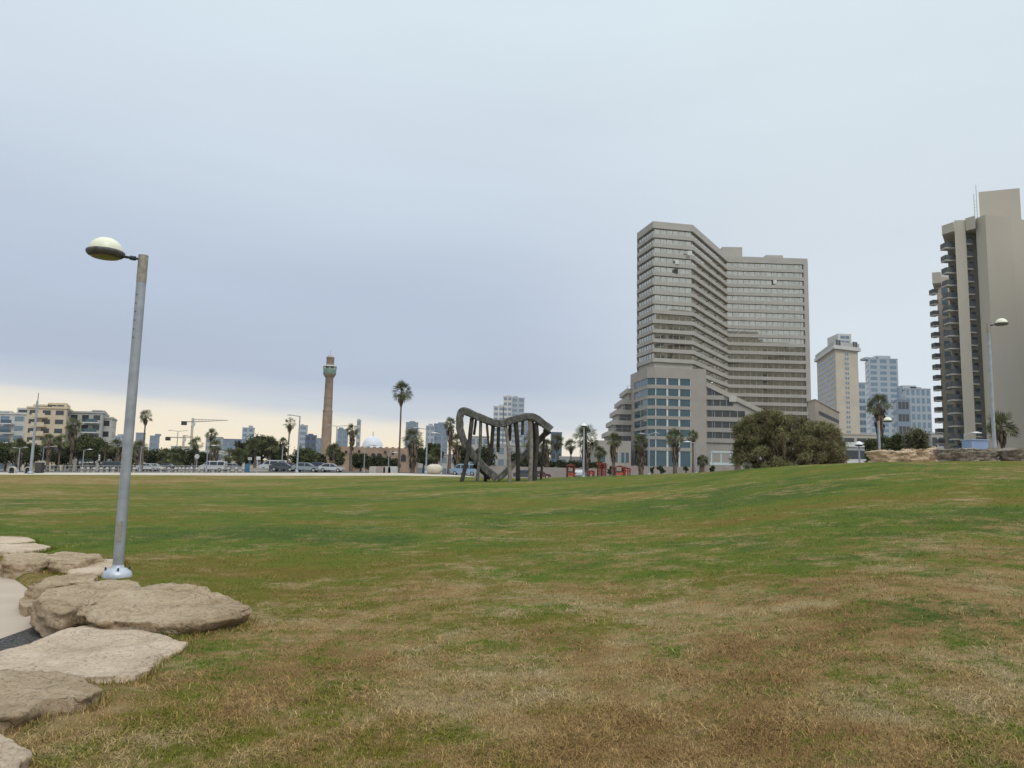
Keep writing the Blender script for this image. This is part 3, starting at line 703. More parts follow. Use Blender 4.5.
for z1, z0 in zip(zrow[0::2], zrow[1::2]):
    window_strip(hotel, core_p[2], core_p[3], z0, z1, G_teal, M_white, 4.1, a=0, b=t1 + .01, mt=.55, out=.03)
    window_strip(hotel, core_p[1], core_p[2], z0, z1, G_teal, G_teal, 9, out=.03)
    window_strip(hotel, core_p[0], core_p[1], z0, z1, G_teal, M_greyren, 6, a=.22, b=1, mt=.4, out=.03)
# stepped terraces at the left of the podium
steps = [(626, 389), (620.5, 400), (615.5, 410), (611.5, 420.5), (607, 431.5)]
for k, (px, py) in enumerate(steps):
    a = at(px, py, 262); xr = at(631.5, py, 262).x + 2; zb = at(px, py + 10.4, 262).z if k < 4 else Tz(a.x, 262) - 1
    t = MB().prism([(a.x, 260.5), (xr, 260.5), (xr, 278), (a.x, 278)], a.z - 1.5, a.z)
    t.prism([(a.x + .9, 262), (xr, 262), (xr, 277), (a.x + .9, 277)], zb, a.z - 1.5)
    o = t.build('terrace', M_hotel, hotel)
    window_strip(o, (a.x + 1.5, 261.95), (xr - 1.2, 261.95), max(zb + .05, a.z - 3.6), a.z - 1.55, G_dark, frame_h, 2, out=.03)
    MB().tube([(a.x + .3, 260.8, a.z), (a.x + .3, 260.8, a.z + 1)], .08, 6).tube([(a.x + .3, 260.8, a.z + .95), (xr, 260.8, a.z + .95)], .05, 6).build('railing', M_greyren, o)
# low annex at the foot of the terraces
a, b2 = at(598, 440, 238), at(632, 441, 238)
zan = a.z
an = MB().prism([(a.x, 240), (b2.x, 240), (b2.x, 262), (a.x, 262)], zg - 1, zan); o = an.build('annex', M_podium, hotel)
for u0, u1 in ((.05, .25), (.42, .62), (.7, .95)):
    window_strip(o, (a.x, 239.98), (b2.x, 239.98), at(600, 462, 240).z, at(600, 452, 240).z, G_teal, M_white, 1.6, a=u0, b=u1, out=.04)
# sloping wing in front of the tower
D_w = 262
zs = [at(706, 382, D_w), at(735, 394.5, D_w), at(763, 410, D_w)]
xw0, xw1 = at(706, 430, D_w).x, at(776, 418, D_w).x
wg = MB(); vs = [(xw0, D_w, zg), (xw1, D_w, zg), (xw1, D_w, zs[2].z - 2), (zs[2].x, D_w, zs[2].z - 1), (xw0, D_w, zs[0].z - 1)]
n5 = len(vs); back_ = [(v[0], v[1] + 20, v[2]) for v in vs]
wg.add(vs + back_, [(0, 1, 2, 3, 4), (9, 8, 7, 6, 5)] + [(i, 5 + i, 5 + (i + 1) % 5, (i + 1) % 5) for i in range(5)])
o = wg.build('sloping_wing', M_hotel, hotel)
# sloping parapet
sp_ = MB(); e0, e1 = zs[0], zs[2]
q_ = [(e0.x, e0.z), (e1.x, e1.z), (e1.x, e1.z - 1.6), (e0.x, e0.z - 1.6)]
sp_.add([(x, D_w - .6, z) for x, z in q_] + [(x, D_w + .5, z) for x, z in q_], [(3, 2, 1, 0), (4, 5, 6, 7), (0, 1, 5, 4), (1, 2, 6, 5), (2, 3, 7, 6), (3, 0, 4, 7)])
sp_.build('parapet', mat('light_coping', (.46, .43, .38), .8, .05, 1), o)
for yc, xr in [(392.5, 722), (403, 733), (414, 745), (424.8, 752), (435.3, 754)]:
    z1, z0 = at(730, yc - 3.2, D_w).z, at(730, yc + 3.2, D_w).z
    window_strip(o, (at(707, yc, D_w).x, D_w - .02), (at(xr, yc, D_w).x, D_w - .02), z0, z1, G_dark, frame_h, 2.5, out=.05)
    MB().seg((xw0, D_w), (at(xr + 1.5, yc, D_w).x, D_w), z0 - 1.5, z0 - .04, .45, 0).build('balcony_front', M_hotel, o)
MB().box((at(732, 397, D_w).x, D_w - .6, at(732, 399, D_w).z), (2.4, .5, 2)).build('terrace_glazing', M_offwhite, o)
# entrance canopy
cw = MB(); a, b2 = at(710, 452, 238), at(737, 452, 238)
cw.box(((a.x + b2.x) / 2, 238, a.z), (b2.x - a.x, 4, .5)); cw.box(((a.x + b2.x) / 2 - .5, 238, at(720, 464, 238).z), (b2.x - a.x, 4, .8))
for t in (0, .35, .7, 1): cw.box((a.x + (b2.x - a.x) * t, 236.3, (a.z + at(720, 464, 238).z) / 2), (.35, .3, a.z - at(720, 464, 238).z))
cw.build('entrance_canopy', mat('pale_canopy', (.55, .62, .64), .5, .05, 1), hotel)

# ------------------------------------------------------------------ low beige block right of the hotel
a, b2, c2_ = at(809, 400, 230), at(815, 400, 225), at(839, 410, 262)
z0 = Tz(a.x, 230) - .5; r = empty('low_building', (b2.x, 235, z0), 'low beige building with two long dark slots between the hotel and the striped tower', 'building')
pl = [(a.x, 231), (b2.x, 225), (c2_.x, 262), (a.x * 270 / 231 + .5, 270)]
zt2 = b2.z
MB().prism(pl, z0, zt2).build('wall', M_wallbeige, r)
for i in range(4):
    zc = zt2 - 3.2 - 4.0 * i
    window_strip(r, pl[1], pl[2], zc - .6, zc + .6, M_dark, M_wallbeige, 40, a=.12, b=.97, out=.04)
MB().prism(offset(pl, .3), zt2, zt2 + .3).build('roof', M_wallbeige, r)

# ------------------------------------------------------------------ striped beige tower
D1, D0, D2 = 470, 455, 456
a, b2, c2_ = at(816.5, 350, 505), at(835, 341, 455), at(857.5, 345, 462)
zt3 = at(835, 349, 455).z; z0 = Tz(b2.x, 455) - .5
tw = empty('apartment_tower', (b2.x, 470, z0), 'beige tower with an overhanging crown and striped side, directly right of the hotel', 'tower')
pl = [(a.x, 505), (b2.x, 455), (c2_.x, 462), (c2_.x - 2, 500), (a.x + 10, 510)]
MB().prism(pl, z0, zt3).build('wall', M_wallbeige, tw)
MB().prism(offset(pl, 1.5), zt3, zt3 + 2).build('crown_slab', M_offwhite, tw)
cr = offset(pl, .8); MB().prism(cr, zt3 + 2, at(835, 341.5, 455).z).build('crown', M_greyren, tw)
e0, e1 = at(838, 333.5, 462), at(852, 334, 462)
MB().prism([(e0.x, 462), (e1.x, 463), (e1.x, 478), (e0.x, 478)], zt3 + 2, e0.z).build('roof_housing', M_offwhite, tw)
for k in range(3): window_strip(tw, (e0.x, 461.95), (e1.x, 462.9), e0.z - 3 - k * 3, e0.z - 1.2 - k * 3, G_blue, M_white, 3, a=.15, b=.85, out=.06)
for i in range(20):
    z1 = zt3 - 2.6 - i * 3.1
    window_strip(tw, pl[0], pl[1], z1 - 1.5, z1, G_far, M_offwhite, 4.5, a=.06, b=.93, out=.1)
for i in range(22):
    z1 = zt3 - 1.5 - i * 2.9
    window_strip(tw, pl[1], pl[2], z1 - 1.5, z1, G_blue, M_white, 1.5, a=.40, b=.58, out=.1, mt=.3)
for t in (.05, .72): window_strip(tw, cr[1], cr[2], zt3 + 2.4, zt3 + 5.5, G_dark, M_white, 2, a=t, b=t + .2, out=.06)

# other right-hand towers
simple_block(857.5, 865.5, 383, 620, 20, M_bluepale, G_blue, 'narrow pale turquoise tower squeezed behind the beige striped tower', rows=14, hfrac=.6, name='glass_tower', cat='tower')
simple_block(868.5, 897.5, 359, 700, 30, M_bluepale, G_blue, 'pale blue glass high-rise with a notched white crown behind the palm', rows=22, cols=3, hfrac=.6, wfrac=.72, name='glass_tower', cat='tower', roofbits=((-.55, 11, 2, 12), (.25, 13, 3.5, 12)), frame=M_white)
simple_block(905, 930.5, 389, 560, 30, M_bluepale, G_blue, 'lower blue glass high-rise with roof machinery, nearest the right tower', rows=12, cols=5, hfrac=.68, wfrac=.7, name='glass_tower', cat='tower', roofbits=((-.2, 10, 3, 8), (.3, 8, 2, 8)), frame=M_white)
simple_block(896.5, 910, 400, 540, 20, M_bluegrey, G_dark, 'half-built grey block with open dark floors attached left of the lower glass high-rise', rows=7, hfrac=.6, name='unfinished_building', cat='building', roofbits=((.3, 2, 9, 2),))
simple_block(841, 872, 447, 85, 8, M_white, G_dark, 'low white kiosk with a dark band under its flat roof right of the large bush', rows=1, hfrac=.5, y0=.45, name='kiosk', cat='kiosk', side=False)
simple_block(843, 880, 435, 330, 15, M_tower2, G_dark, 'low grey-brown building behind the round bushes under the striped tower', rows=3, cols=3, name='low_building', side=False)
simple_block(931, 944, 434, 300, 15, M_greyren, G_dark, 'low grey building at the foot of the right tower, behind the bushes', rows=3, cols=2, name='low_building', side=False)

# ------------------------------------------------------------------ right tower with balconies
rt = empty('residential_tower', (at(990, 400, 178).x, 178, Tz(at(990, 400, 178).x, 178) - .5), 'tall beige concrete tower with two stacks of dark-railed balconies at the right edge', 'tower')
z0 = rt.location.z
zr_ = at(976, 216.5, 175).z
def X(px, D, y=330): return at(px, y, D).x
def XP(*pd, y=240): return [(X(p, d, y), d) for p, d in pd]
x955, x966, x976 = X(955, 178, 240), X(966, 177.5, 240), X(976.5, 176.5, 240)
MB().prism(XP((955, 178), (966, 177.5), (966.6, 180), (976.3, 180), (976.5, 176.5), (986.5, 173.5), (1012.5, 175), (1062, 181), (1068, 215), (966, 215)), z0, zr_).build('wall', M_tower, rt)
xA = X(947, 181.5, 240)
MB().prism(XP((947, 181.5), (955.8, 181.5), (965.5, 214), (956.5, 214)), z0, zr_ - 4).build('side_wall', M_tower2, rt)
MB().prism(XP((941.5, 180), (953.5, 177), (955.3, 179.5), (962, 205), (950, 205), y=222), at(945, 232, 178).z, zr_ - .7).build('cap', M_tower, rt)
MB().prism(XP((966.2, 177.3), (976.3, 175.2), (976.3, 179.9), (966.8, 179.9)), at(972, 229, 176).z, zr_ + .3).build('cap', M_tower, rt)
pa_, pb_ = at(978.5, 192, 181), at(1019.5, 187.3, 181)
MB().prism([(pa_.x, 181), (pb_.x, 181), (pb_.x * 1.08, 196), (pa_.x * 1.083, 196)], zr_ - .5, [pa_.z, pb_.z - .2, pb_.z - .2, pa_.z]).build('roof_housing', M_tower2, rt)
tp = MB(); 
for dx in (0, .9): tp.tube([(pa_.x - 1.2 + dx * .7, 181, zr_), (pa_.x - 1.2 + dx * .7, 181, pa_.z + (1.8 if dx else -.5))], .07, 6)
for k in range(8): tp.tube([(pa_.x - 1.2, 181, zr_ + .8 * k + .4), (pa_.x - .57, 181, zr_ + .8 * k + .4)], .04, 5)
tp.build('roof_ladder', M_greyren, rt)
M_rail = mat('dark_railing', (.11, .115, .12), .5, .1, 1)
M_slab = mat('balcony_slab', (.48, .45, .40), .8, .05, 1)
def balcony(x0, x1, y0, y1, z, parent):
    m = MB(); m.box(((x0 + x1) / 2, (y0 + y1) / 2, z), (x1 - x0, y1 - y0, .28), 0, 0)
    b_ = m.build('balcony', M_slab, parent)
    MB().box(((x0 + x1) / 2, y0 + .06, z + .75), (x1 - x0, .1, 1.15)).box((x0 + .05, (y0 + y1) / 2, z + .75), (.1, y1 - y0, 1.15)).build('railing', M_rail, b_)
    return b_
fh = 13.4 / F * 176
zb0 = at(948, 170 + 365 / 4.8, 178).z
for i in range(17):
    z = zb0 - i * fh
    if z < z0 + 4: break
    balcony(X(944.9, 179.3, 240), X(954.9, 179.3, 240), 179.3, 181.45, z, rt)
    balcony(x966 + .15, x976 - .1, 177.9, 179.95, z + .6, rt)
    for (p0, p1, zz_) in (((xA + .3, 181.5), (X(952.5, 181.5, 240), 181.5), z), ((X(967.4, 180, 240), 180), (X(972.5, 180, 240), 180), z + .6)):
        window_strip(rt, p0, p1, zz_ + .3, zz_ + 2.3, G_blue, M_greyren, 1.2, out=.05, mt=.1)
MB().box(((xA + x955) / 2, 181.2, z0 + 6), (2.2, 1.2, 5)).build('entrance', G_dark, rt)
# neighbouring tower standing beyond the right picture edge; the hotel glass mirrors it
zn = Tz(140, 135) - .5
nb_ = empty('residential_tower', (143, 135, zn), 'tall beige tower beyond the right picture edge, mirrored in the hotel windows', 'tower')
pn = [(124, 122), (165, 122), (165, 148), (124, 148)]
MB().prism(pn, zn, 82).build('wall', M_tower2, nb_); MB().prism([(132, 128), (150, 128), (150, 142), (132, 142)], 82, 89).build('roof_housing', M_tower2, nb_)
for i in range(22):
    zq = zn + 5 + i * 3.4
    if zq > 79: break
    window_strip(nb_, pn[2], pn[3], zq, zq + 1.6, G_dark, M_greyren, 4, a=.05, b=.95)
    window_strip(nb_, pn[3], pn[0], zq, zq + 1.6, G_dark, M_greyren, 4, a=.05, b=.95)
# second wing seen behind at the left
rw = empty('residential_tower', (X(942, 222), 222, z0), 'shorter beige wing with many small dark balconies peeking left of the right tower', 'tower')
w0 = at(935.5, 276, 222)
MB().prism(XP((936.5, 222), (956, 222), (959, 240), (940, 240), y=285), z0, w0.z).build('wall', M_tower2, rw)
MB().prism(XP((932.2, 219.5), (941, 218.5), (943, 232), (935, 232), y=280), at(934, 284, 220).z, w0.z + .3).build('cap', M_tower, rw)
for i in range(15):
    z = at(933, 293 + i * 10.75, 220).z
    balcony(X(932.8, 220.4, 290), X(938, 220.4, 290), 220.4, 222.5, z, rw)
    window_strip(rw, (w0.x + 1.5, 221.95), (w0.x + 3.2, 221.8), z + .3, z + 2.2, G_blue, M_greyren, 1.2, out=.05, mt=.1)

# ------------------------------------------------------------------ left apartment blocks
def apt(px0, px1, ytop, D, depth, wallm, label, rows, bal=(), pent=None, glassm=G_dark, cols=3, balm=M_offwhite, hollow=()):
    r = simple_block(px0, px1, ytop, D, depth, wallm, glassm, label, rows=rows, cols=cols, hfrac=.5, wfrac=.66, name='apartment_building', side=True, frame=M_offwhite)
    a = at(px0, ytop, D); zt = a.z; z0 = r.location.z; fh = (zt - z0) / rows
    for (q0, q1) in bal:
        xa, xb = at(q0, ytop, D).x, at(q1, ytop, D).x
        for i in range(1, rows):
            z = z0 + fh * i + .1
            m = MB().box(((xa + xb) / 2, D - .95, z), (xb - xa, 1.7, .3)); o = m.build('balcony', balm, r)
            MB().box(((xa + xb) / 2, D - 1.75, z + .65), (xb - xa, .08, .95)).build('railing', G_teal if balm is M_white else balm, o)
    if pent:
        for (q0, q1, yt, yb) in pent:
            xa, xb = at(q0, yt, D).x, at(q1, yt, D).x; z1, z2 = at(q0, yt, D).z, zt + .1
            kb = .8 * (depth - 3) / D + 1
            o = MB().prism([(xa, D + 2), (xb, D + 2), (xb * kb, D + depth - 1), (xa * kb, D + depth - 1)], z2 + .45, z1).build('penthouse', wallm, r)
            window_strip(o, (xa, D + 1.98), (xb, D + 1.98), z2 + .9, z1 - .6, G_dark, M_offwhite, 2, a=.12, b=.88, out=.05)
    return r
apt(-30, 27, 414, 235, 14, M_offwhite, 'white apartment block with glazed balconies at the left picture edge', 6, bal=((-14, 2), (5, 16)), pent=[(-10, 8, 410, 0), (13, 26, 407, 0)], glassm=G_blue, cols=4, balm=M_white)
apt(27.5, 67, 408.5, 225, 14, M_creamren, 'cream apartment block with stepped top floors behind the thick mast', 7, bal=((36, 49),), pent=[(29, 48, 403.5, 0), (44, 63, 402, 0)], cols=3, balm=M_creamren)
apt(69, 103, 413, 232, 14, M_greyren, 'grey apartment block with dark glass balconies in its middle bay', 6, bal=((86, 101),), pent=[(88, 101, 409.5, 0)], glassm=G_dark, cols=3, balm=M_white)
apt(102, 112, 418.5, 236, 12, M_offwhite, 'narrow plain whitish block attached right of the grey apartments', 5, cols=1)

# ------------------------------------------------------------------ distant skyline
far = [
 (114, 122, 436, 800, M_bluepale, 'small pale tower just left of the lamp pole', 6, 1), (136, 145, 433, 1000, M_bluegrey, 'blue-grey tower below the tall left palm, nearest the lamp pole', 7, 1),
 (150, 159, 436, 950, M_bluegrey, 'blue-grey tower with a flat top right of the tall left palm', 6, 1),
 (171, 196, 447, 420, M_tower2, 'wide brownish block under the construction crane', 3, 4),
 (206, 222, 437.5, 500, M_greyren, 'grey stepped block right of the crane behind two palms', 5, 3),
 (222, 241, 439.5, 620, M_bluegrey, 'long blue slab building left of the tower with roof crane', 4, 3),
 (242.5, 254, 428, 800, M_bluepale, 'pale tower with a tiny crane arm on its roof, left of the dark trees', 9, 2),
 (299.5, 307.5, 425.5, 1100, M_bluepale, 'slim pale blue tower left of the minaret', 9, 1), (305.5, 316.5, 435.5, 900, M_darkblue, 'dark blue twin-panel block left of the minaret', 6, 2),
 (316.5, 323, 438.5, 1000, M_bluegrey, 'small blue block touching the left side of the minaret', 5, 1), (337.5, 348, 429.5, 1000, M_bluegrey, 'blue tower between the minaret and the shaggy palm', 9, 2),
 (357, 361, 420, 1300, M_greyren, 'very slender pale chimney-like tower right of the shaggy palm', 8, 1),
 (406, 418, 422.5, 1100, M_bluegrey, 'blue tower half hidden by the shaggy palm right of the tallest palm', 8, 1),
 (426, 434.5, 426, 900, M_bluepale, 'pale round-fronted tower left of its bluer twin', 9, 2), (434, 448, 424, 920, M_bluegrey, 'blue glass tower right of its paler twin, left of the log sculpture', 9, 3),
 (470, 489, 437, 420, M_greyren, 'grey low-rise seen through the left half of the log sculpture', 4, 3),
 (493.5, 504, 406.5, 1000, M_offwhite, 'shorter white tower of the central pair above the sculpture', 14, 2), (503.5, 512, 396.5, 1000, M_offwhite, 'tallest white tower with vertical ribs above the sculpture', 16, 2),
 (511.8, 524.5, 398, 1003, M_bluepale, 'glassy curved right half of the central tower pair', 16, 2),
 (521, 531, 420, 1200, M_bluegrey, 'dim blue tower seen through the right half of the sculpture', 8, 1),
 (551, 562, 432.5, 900, M_darkblue, 'small dark blue tower just right of the sculpture', 5, 2),
 (480, 548, 446, 340, M_greyren, 'long low grey building seen through the sculpture', 3, 8), (560, 606, 458, 300, M_offwhite, 'low whitish building behind the sunlit palm', 2, 6),
 (176, 232, 452, 300, M_offwhite, 'row of low white houses under the crane behind the trees', 2, 7), (120, 172, 456, 310, M_creamren, 'low cream houses right of the lamp pole', 2, 6),
 (222, 300, 461, 290, M_creamren, 'low pinkish buildings behind the parked white van', 2, 7), (406, 470, 455, 330, M_greyren, 'low grey buildings behind the egg-shaped stone', 2, 6)]
for (a, b2, yt, D, m_, lb, rows, cols) in far:
    rb_ = (((len(lb) % 5 - 2) * .22, (b2 - a) * D / F * (.2 + .08 * (len(lb) % 4)), 1.0 + .6 * (len(lb) % 3), 6),) if rows > 5 and len(lb) % 3 else ()
    simple_block(a, b2, yt, D, max(10, (b2 - a) * D / F * .7), m_, G_far if m_ is not M_darkblue else G_dark, lb, rows=rows, cols=cols, hfrac=.55, wfrac=.7, name='distant_building', cat='building', roofbits=rb_, frame=M_greyren, side=D < 1100)

# construction crane
def crane(px, ytop, D, l, rr, label, h_ap=.6, th=.9):
    top = at(px, ytop, D); z0 = Tz(top.x, D); r = empty('construction_crane', (top.x, D, z0), label, 'crane')
    M_c = mat('crane_steel', (.36, .33, .29), .7, .1, 1)
    H = top.z - z0; m = MB()
    for sx in (-.5, .5):
        for sy in (-.5, .5): m.tube([(top.x + sx * th, D + sy * th, z0), (top.x + sx * th, D + sy * th, z0 + H)], .14, 4)
    k = 0; z = z0
    while z < z0 + H - 2: m.tube([(top.x - .5 * th, D - .5 * th, z), (top.x + .5 * th, D - .5 * th, z + 2)], .1, 4); z += 2
    m.build('mast', M_c, r)
    zj = z0 + H * .93 if h_ap else z0 + H - 1
    xl, xr = at(l, ytop, D).x, at(rr, ytop, D).x
    j = MB(); up = (xr - top.x) * .06
    j.tube([(top.x, D, zj), (xr, D, zj + up)], [.28, .12], 4).tube([(top.x, D, zj + 1.6), (xr, D, zj + up + .2)], [.2, .1], 4); n = 10
    for i in range(n): 
        xa = top.x + (xr - top.x) * i / n; j.tube([(xa, D, zj + up * i / n), (xa + (xr - top.x) / n, D, zj + 1.3 * (1 - i / n) + up * i / n)], .08, 4)
    j.build('jib', M_c, r)
    MB().tube([(top.x, D, zj), (xl, D, zj)], .3, 4).build('counter_jib', M_c, r); MB().box((xl + 1.5, D, zj - 1), (3, 1.4, 2.4)).build('counterweight', M_dark, r)
    MB().box((top.x + .8, D - .9, zj - 1.5), (1.8, 1.6, 2)).build('cab', M_offwhite, r)
crane(193, 418, 480, 182, 228, 'large tower crane with a long jib pointing right above the low white houses')
crane(184, 435, 520, 166, 194, 'smaller tower crane left of and lower than the large one')

# ------------------------------------------------------------------ mosque and minaret
Dm = 190
mt = at(334-.0, 357, Dm); mbx = at(325.3, 456, Dm).x
mx_ = (at(328.3, 400, Dm).x); z0 = Tz(mx_, Dm) - .3
def zy(y, px=328): return at(px, y, Dm).z
mn = empty('minaret', (mx_, Dm, z0), 'tall tapering brown stone minaret with a green-railed balcony near the top', 'minaret')
px_m = Dm / F
MB().lathe([(5.5 * px_m, 0), (5.1 * px_m, zy(440) - z0), (4.8 * px_m, zy(411) - z0), (4.8 * px_m, zy(410.5) - z0)], (mx_, Dm, z0), 10, smooth=False).build('lower_shaft', M_minaret, mn)
MB().lathe([(4.4 * px_m, zy(411) - z0 - .1), (3.9 * px_m, zy(378) - z0), (5.2 * px_m, zy(376.5) - z0)], (mx_, Dm, z0), 18).build('upper_shaft', M_minaret, mn)
for yy_ in (411, 398): MB().lathe([(5.0 * px_m if yy_ == 411 else 4.4 * px_m, -.15), (5.0 * px_m if yy_ == 411 else 4.4 * px_m, .15)], (mx_, Dm, zy(yy_)), 18).build('ring', M_sand, mn)
bl = MB().lathe([(4.6 * px_m, zy(377) - z0), (6.4 * px_m, zy(374.5) - z0), (6.4 * px_m, zy(373.8) - z0)], (mx_, Dm, z0), 16).build('balcony_floor', M_minaret, mn)
MB().lathe([(6.5 * px_m, zy(374.5) - z0), (6.5 * px_m, zy(368.5) - z0), (6.2 * px_m, zy(368.5) - z0), (6.2 * px_m, zy(374.3) - z0)], (mx_, Dm, z0), 16).build('railing', M_green, bl)
for k in range(8):
    th = k * math.pi / 4 + .2; MB().tube([(mx_ + 6.2 * px_m * math.cos(th), Dm + 6.2 * px_m * math.sin(th), zy(370)), (mx_ + 6.2 * px_m * math.cos(th), Dm + 6.2 * px_m * math.sin(th), zy(366.4))], .12, 6).build('post', M_greyren, bl)
MB().lathe([(6.9 * px_m, zy(366.8) - z0), (6.9 * px_m, zy(366) - z0), (4 * px_m, zy(365.2) - z0)], (mx_, Dm, z0), 16).build('balcony_roof', M_offwhite, mn)
MB().lathe([(4.0 * px_m, zy(374) - z0), (3.9 * px_m, zy(358.5) - z0), (4.3 * px_m, zy(358) - z0), (4.3 * px_m, zy(357.4) - z0)], (mx_, Dm, z0), 14).build('lantern', M_minaret, mn)
MB().lathe([(3.4 * px_m, zy(357.4) - z0), (2.6 * px_m, zy(355.5) - z0), (1.2 * px_m, zy(354.4) - z0), (.3 * px_m, zy(353.4) - z0), (.2 * px_m, zy(349.5) - z0)], (mx_, Dm, z0), 14).build('finial', M_greyren, mn)
ms = empty('mosque', (at(372, 450, Dm).x, Dm + 3, z0), 'low brown stone mosque with a white dome and small arched openings', 'mosque')
wl = MB(); xa, xb = at(319, 450, Dm).x, at(408, 450, Dm).x
zt4 = zy(447.2, 370)
wl.prism([(xa, Dm + 1.8), (xb, Dm + 1.8), (xb, Dm + 22), (xa, Dm + 22)], z0, zt4)
for k in range(14): wl.box((xa + 1 + k * (xb - xa - 2) / 13, Dm + 2.1, zt4 + .12), (.7, .4, .24))
wl.prism([(at(387, 450, Dm).x, Dm + .8), (xb + 2, Dm + .8), (xb + 2, Dm + 1.75), (at(387, 450, Dm).x, Dm + 1.75)], z0, zt4 - .4)
wl.build('wall', M_sand, ms)
MB().prism([(at(337, 460, Dm).x, Dm - 3), (at(352, 460, Dm).x, Dm - 3), (at(352, 460, Dm).x, Dm + 1.7), (at(337, 460, Dm).x, Dm + 1.7)], z0, zy(460.5, 340)).build('porch', M_sand, ms)
for px, py, w_ in ((373.2, 456.5, 1.0), (379.2, 456.5, 1.0), (393, 453, .5), (359, 451.5, .5), (346, 452, .5), (403.5, 458, 1.1), (385, 452, .4)):
    c = at(px, py, Dm + 1.7 if px < 387 else Dm + .7); m = MB(); h = w_ * .55
    pts = [(-h, -h * 1.3), (h, -h * 1.3), (h, h * .5)] + [(h * math.cos(u), h * .5 + h * math.sin(u)) for u in np.linspace(0, math.pi, 8)[1:-1]] + [(-h, h * .5)]
    n_ = len(pts); vs = [(c.x + a_, c.y - .03, c.z + b_) for a_, b_ in pts] + [(c.x + a_, c.y + .2, c.z + b_) for a_, b_ in pts]
    m.add(vs, [tuple(range(n_)), tuple(range(n_, 2 * n_))[::-1]] + [(i, n_ + i, n_ + (i + 1) % n_, (i + 1) % n_) for i in range(n_)]); m.build('arched_window', M_dark, ms)
dc_ = at(372.5, 447, Dm + 10); Rd = 10.2 / F * (Dm + 10)
M_dome = mat('white_dome', (.66, .70, .76), .5, .05, .5)
MB().lathe([(Rd * 1.02, 0), (Rd * 1.02, .6)] + [(Rd * math.cos(u), .6 + (dc_.z - dc_.z) + Rd * 1.06 * math.sin(u)) for u in np.linspace(0, math.pi / 2 * .97, 12)], (dc_.x, Dm + 10, zt4 - .2), 36).build('dome', M_dome, ms)
MB().tube([(dc_.x, Dm + 10, zt4 + Rd * 1.05), (dc_.x, Dm + 10, zt4 + Rd * 1.05 + 1.6)], .07, 6).build('finial', M_dark, ms)

# ------------------------------------------------------------------ log sculpture
Ds = 58.0
def S(zx, zy_, D=Ds): return at(450 + zx / 8.536, 400 + zy_ / 8.536, D)
M_log = mat('weathered_grey_timber', (.15, .145, .13), .95, .25, 6, .06, 16, c2=(.06, .055, .05), stretch=(1, 1, .6))
M_logd = mat('dark_timber', (.065, .055, .048), .95, .3, 3, .03, 12, c2=(.03, .026, .023))
M_logl = mat('pale_timber', (.25, .215, .18), .95, .25, 3, .03, 12)
sx_ = S(400, 660).x; scu = empty('log_sculpture', (sx_, Ds, Tz(sx_, Ds)), 'large grey timber sculpture of an undulating beam carried by many leaning posts', 'sculpture')
def catmull(P, n=6):
    out = []
    for i in range(len(P) - 1):
        p0, p1, p2, p3 = P[max(i - 1, 0)], P[i], P[i + 1], P[min(i + 2, len(P) - 1)]
        for k in range(n):
            t = k / n; out.append(.5 * ((2 * p1) + (p2 - p0) * t + (2 * p0 - 5 * p1 + 4 * p2 - p3) * t * t + (3 * p1 - p0 - 3 * p2 + p3) * t ** 3))
    out.append(P[-1]); return out
def beam(path, h, d, name, material, sd=0):
    pts = catmull(path, 3); vs = []; n = 12; rr = random.Random(sd)
    for i, p in enumerate(pts):
        t = (pts[min(i + 1, len(pts) - 1)] - pts[max(i - 1, 0)]).normalized(); side = Vector((0, 1, 0)); up = t.cross(side).normalized()
        for k in range(n):
            th = 2 * math.pi * k / n + .26; c, s = math.cos(th), math.sin(th)
            c = math.copysign(abs(c) ** .3, c); s = math.copysign(abs(s) ** .3, s)
            e = 1 + .22 * noise.noise(p * 2.5 + Vector((k * 3, sd, 0)))
            vs.append(p + side * (d / 2 * c * e) + up * (h / 2 * s * e))
    m = MB(); L_ = len(pts)
    m.add(vs, [(i * n + k, (i + 1) * n + k, (i + 1) * n + (k + 1) % n, i * n + (k + 1) % n) for i in range(L_ - 1) for k in range(n)], 0, False)
    m.add(vs[:n], [tuple(range(n))]); m.add(vs[-n:], [tuple(range(n))[::-1]]); return m.build(name, material, scu)
up_path = [S(862, 258), S(800, 205), S(720, 152), S(650, 143), S(540, 172), S(440, 200), S(370, 192), S(250, 148), S(160, 108), S(112, 97), S(88, 125, Ds), S(84, 185), S(90, 265), S(130, 370), S(185, 450), S(240, 520), S(330, 610), S(400, 668)]
beam(up_path, .54, .6, 'beam', M_log, 1)
low = [S(400, 672), S(440, 650), S(500, 590, Ds + .3), S(580, 520, Ds + .7), S(660, 445, Ds + 1.1), S(740, 375, Ds + 1.5), S(800, 300, Ds + 1.2), S(852, 262, Ds + .3)]
beam(low, .42, .5, 'beam', M_log, 2)
beam([S(262, 595, Ds + 1.2), S(300, 630, Ds + .9), S(345, 668, Ds + .5)], .36, .4, 'beam', M_logd, 3)
beam([S(120, 560, Ds - .6), S(200, 560, Ds + .2), S(258, 592, Ds + .9), S(330, 668, Ds + 1.0)][1:], .3, .35, 'beam', M_logd, 4)
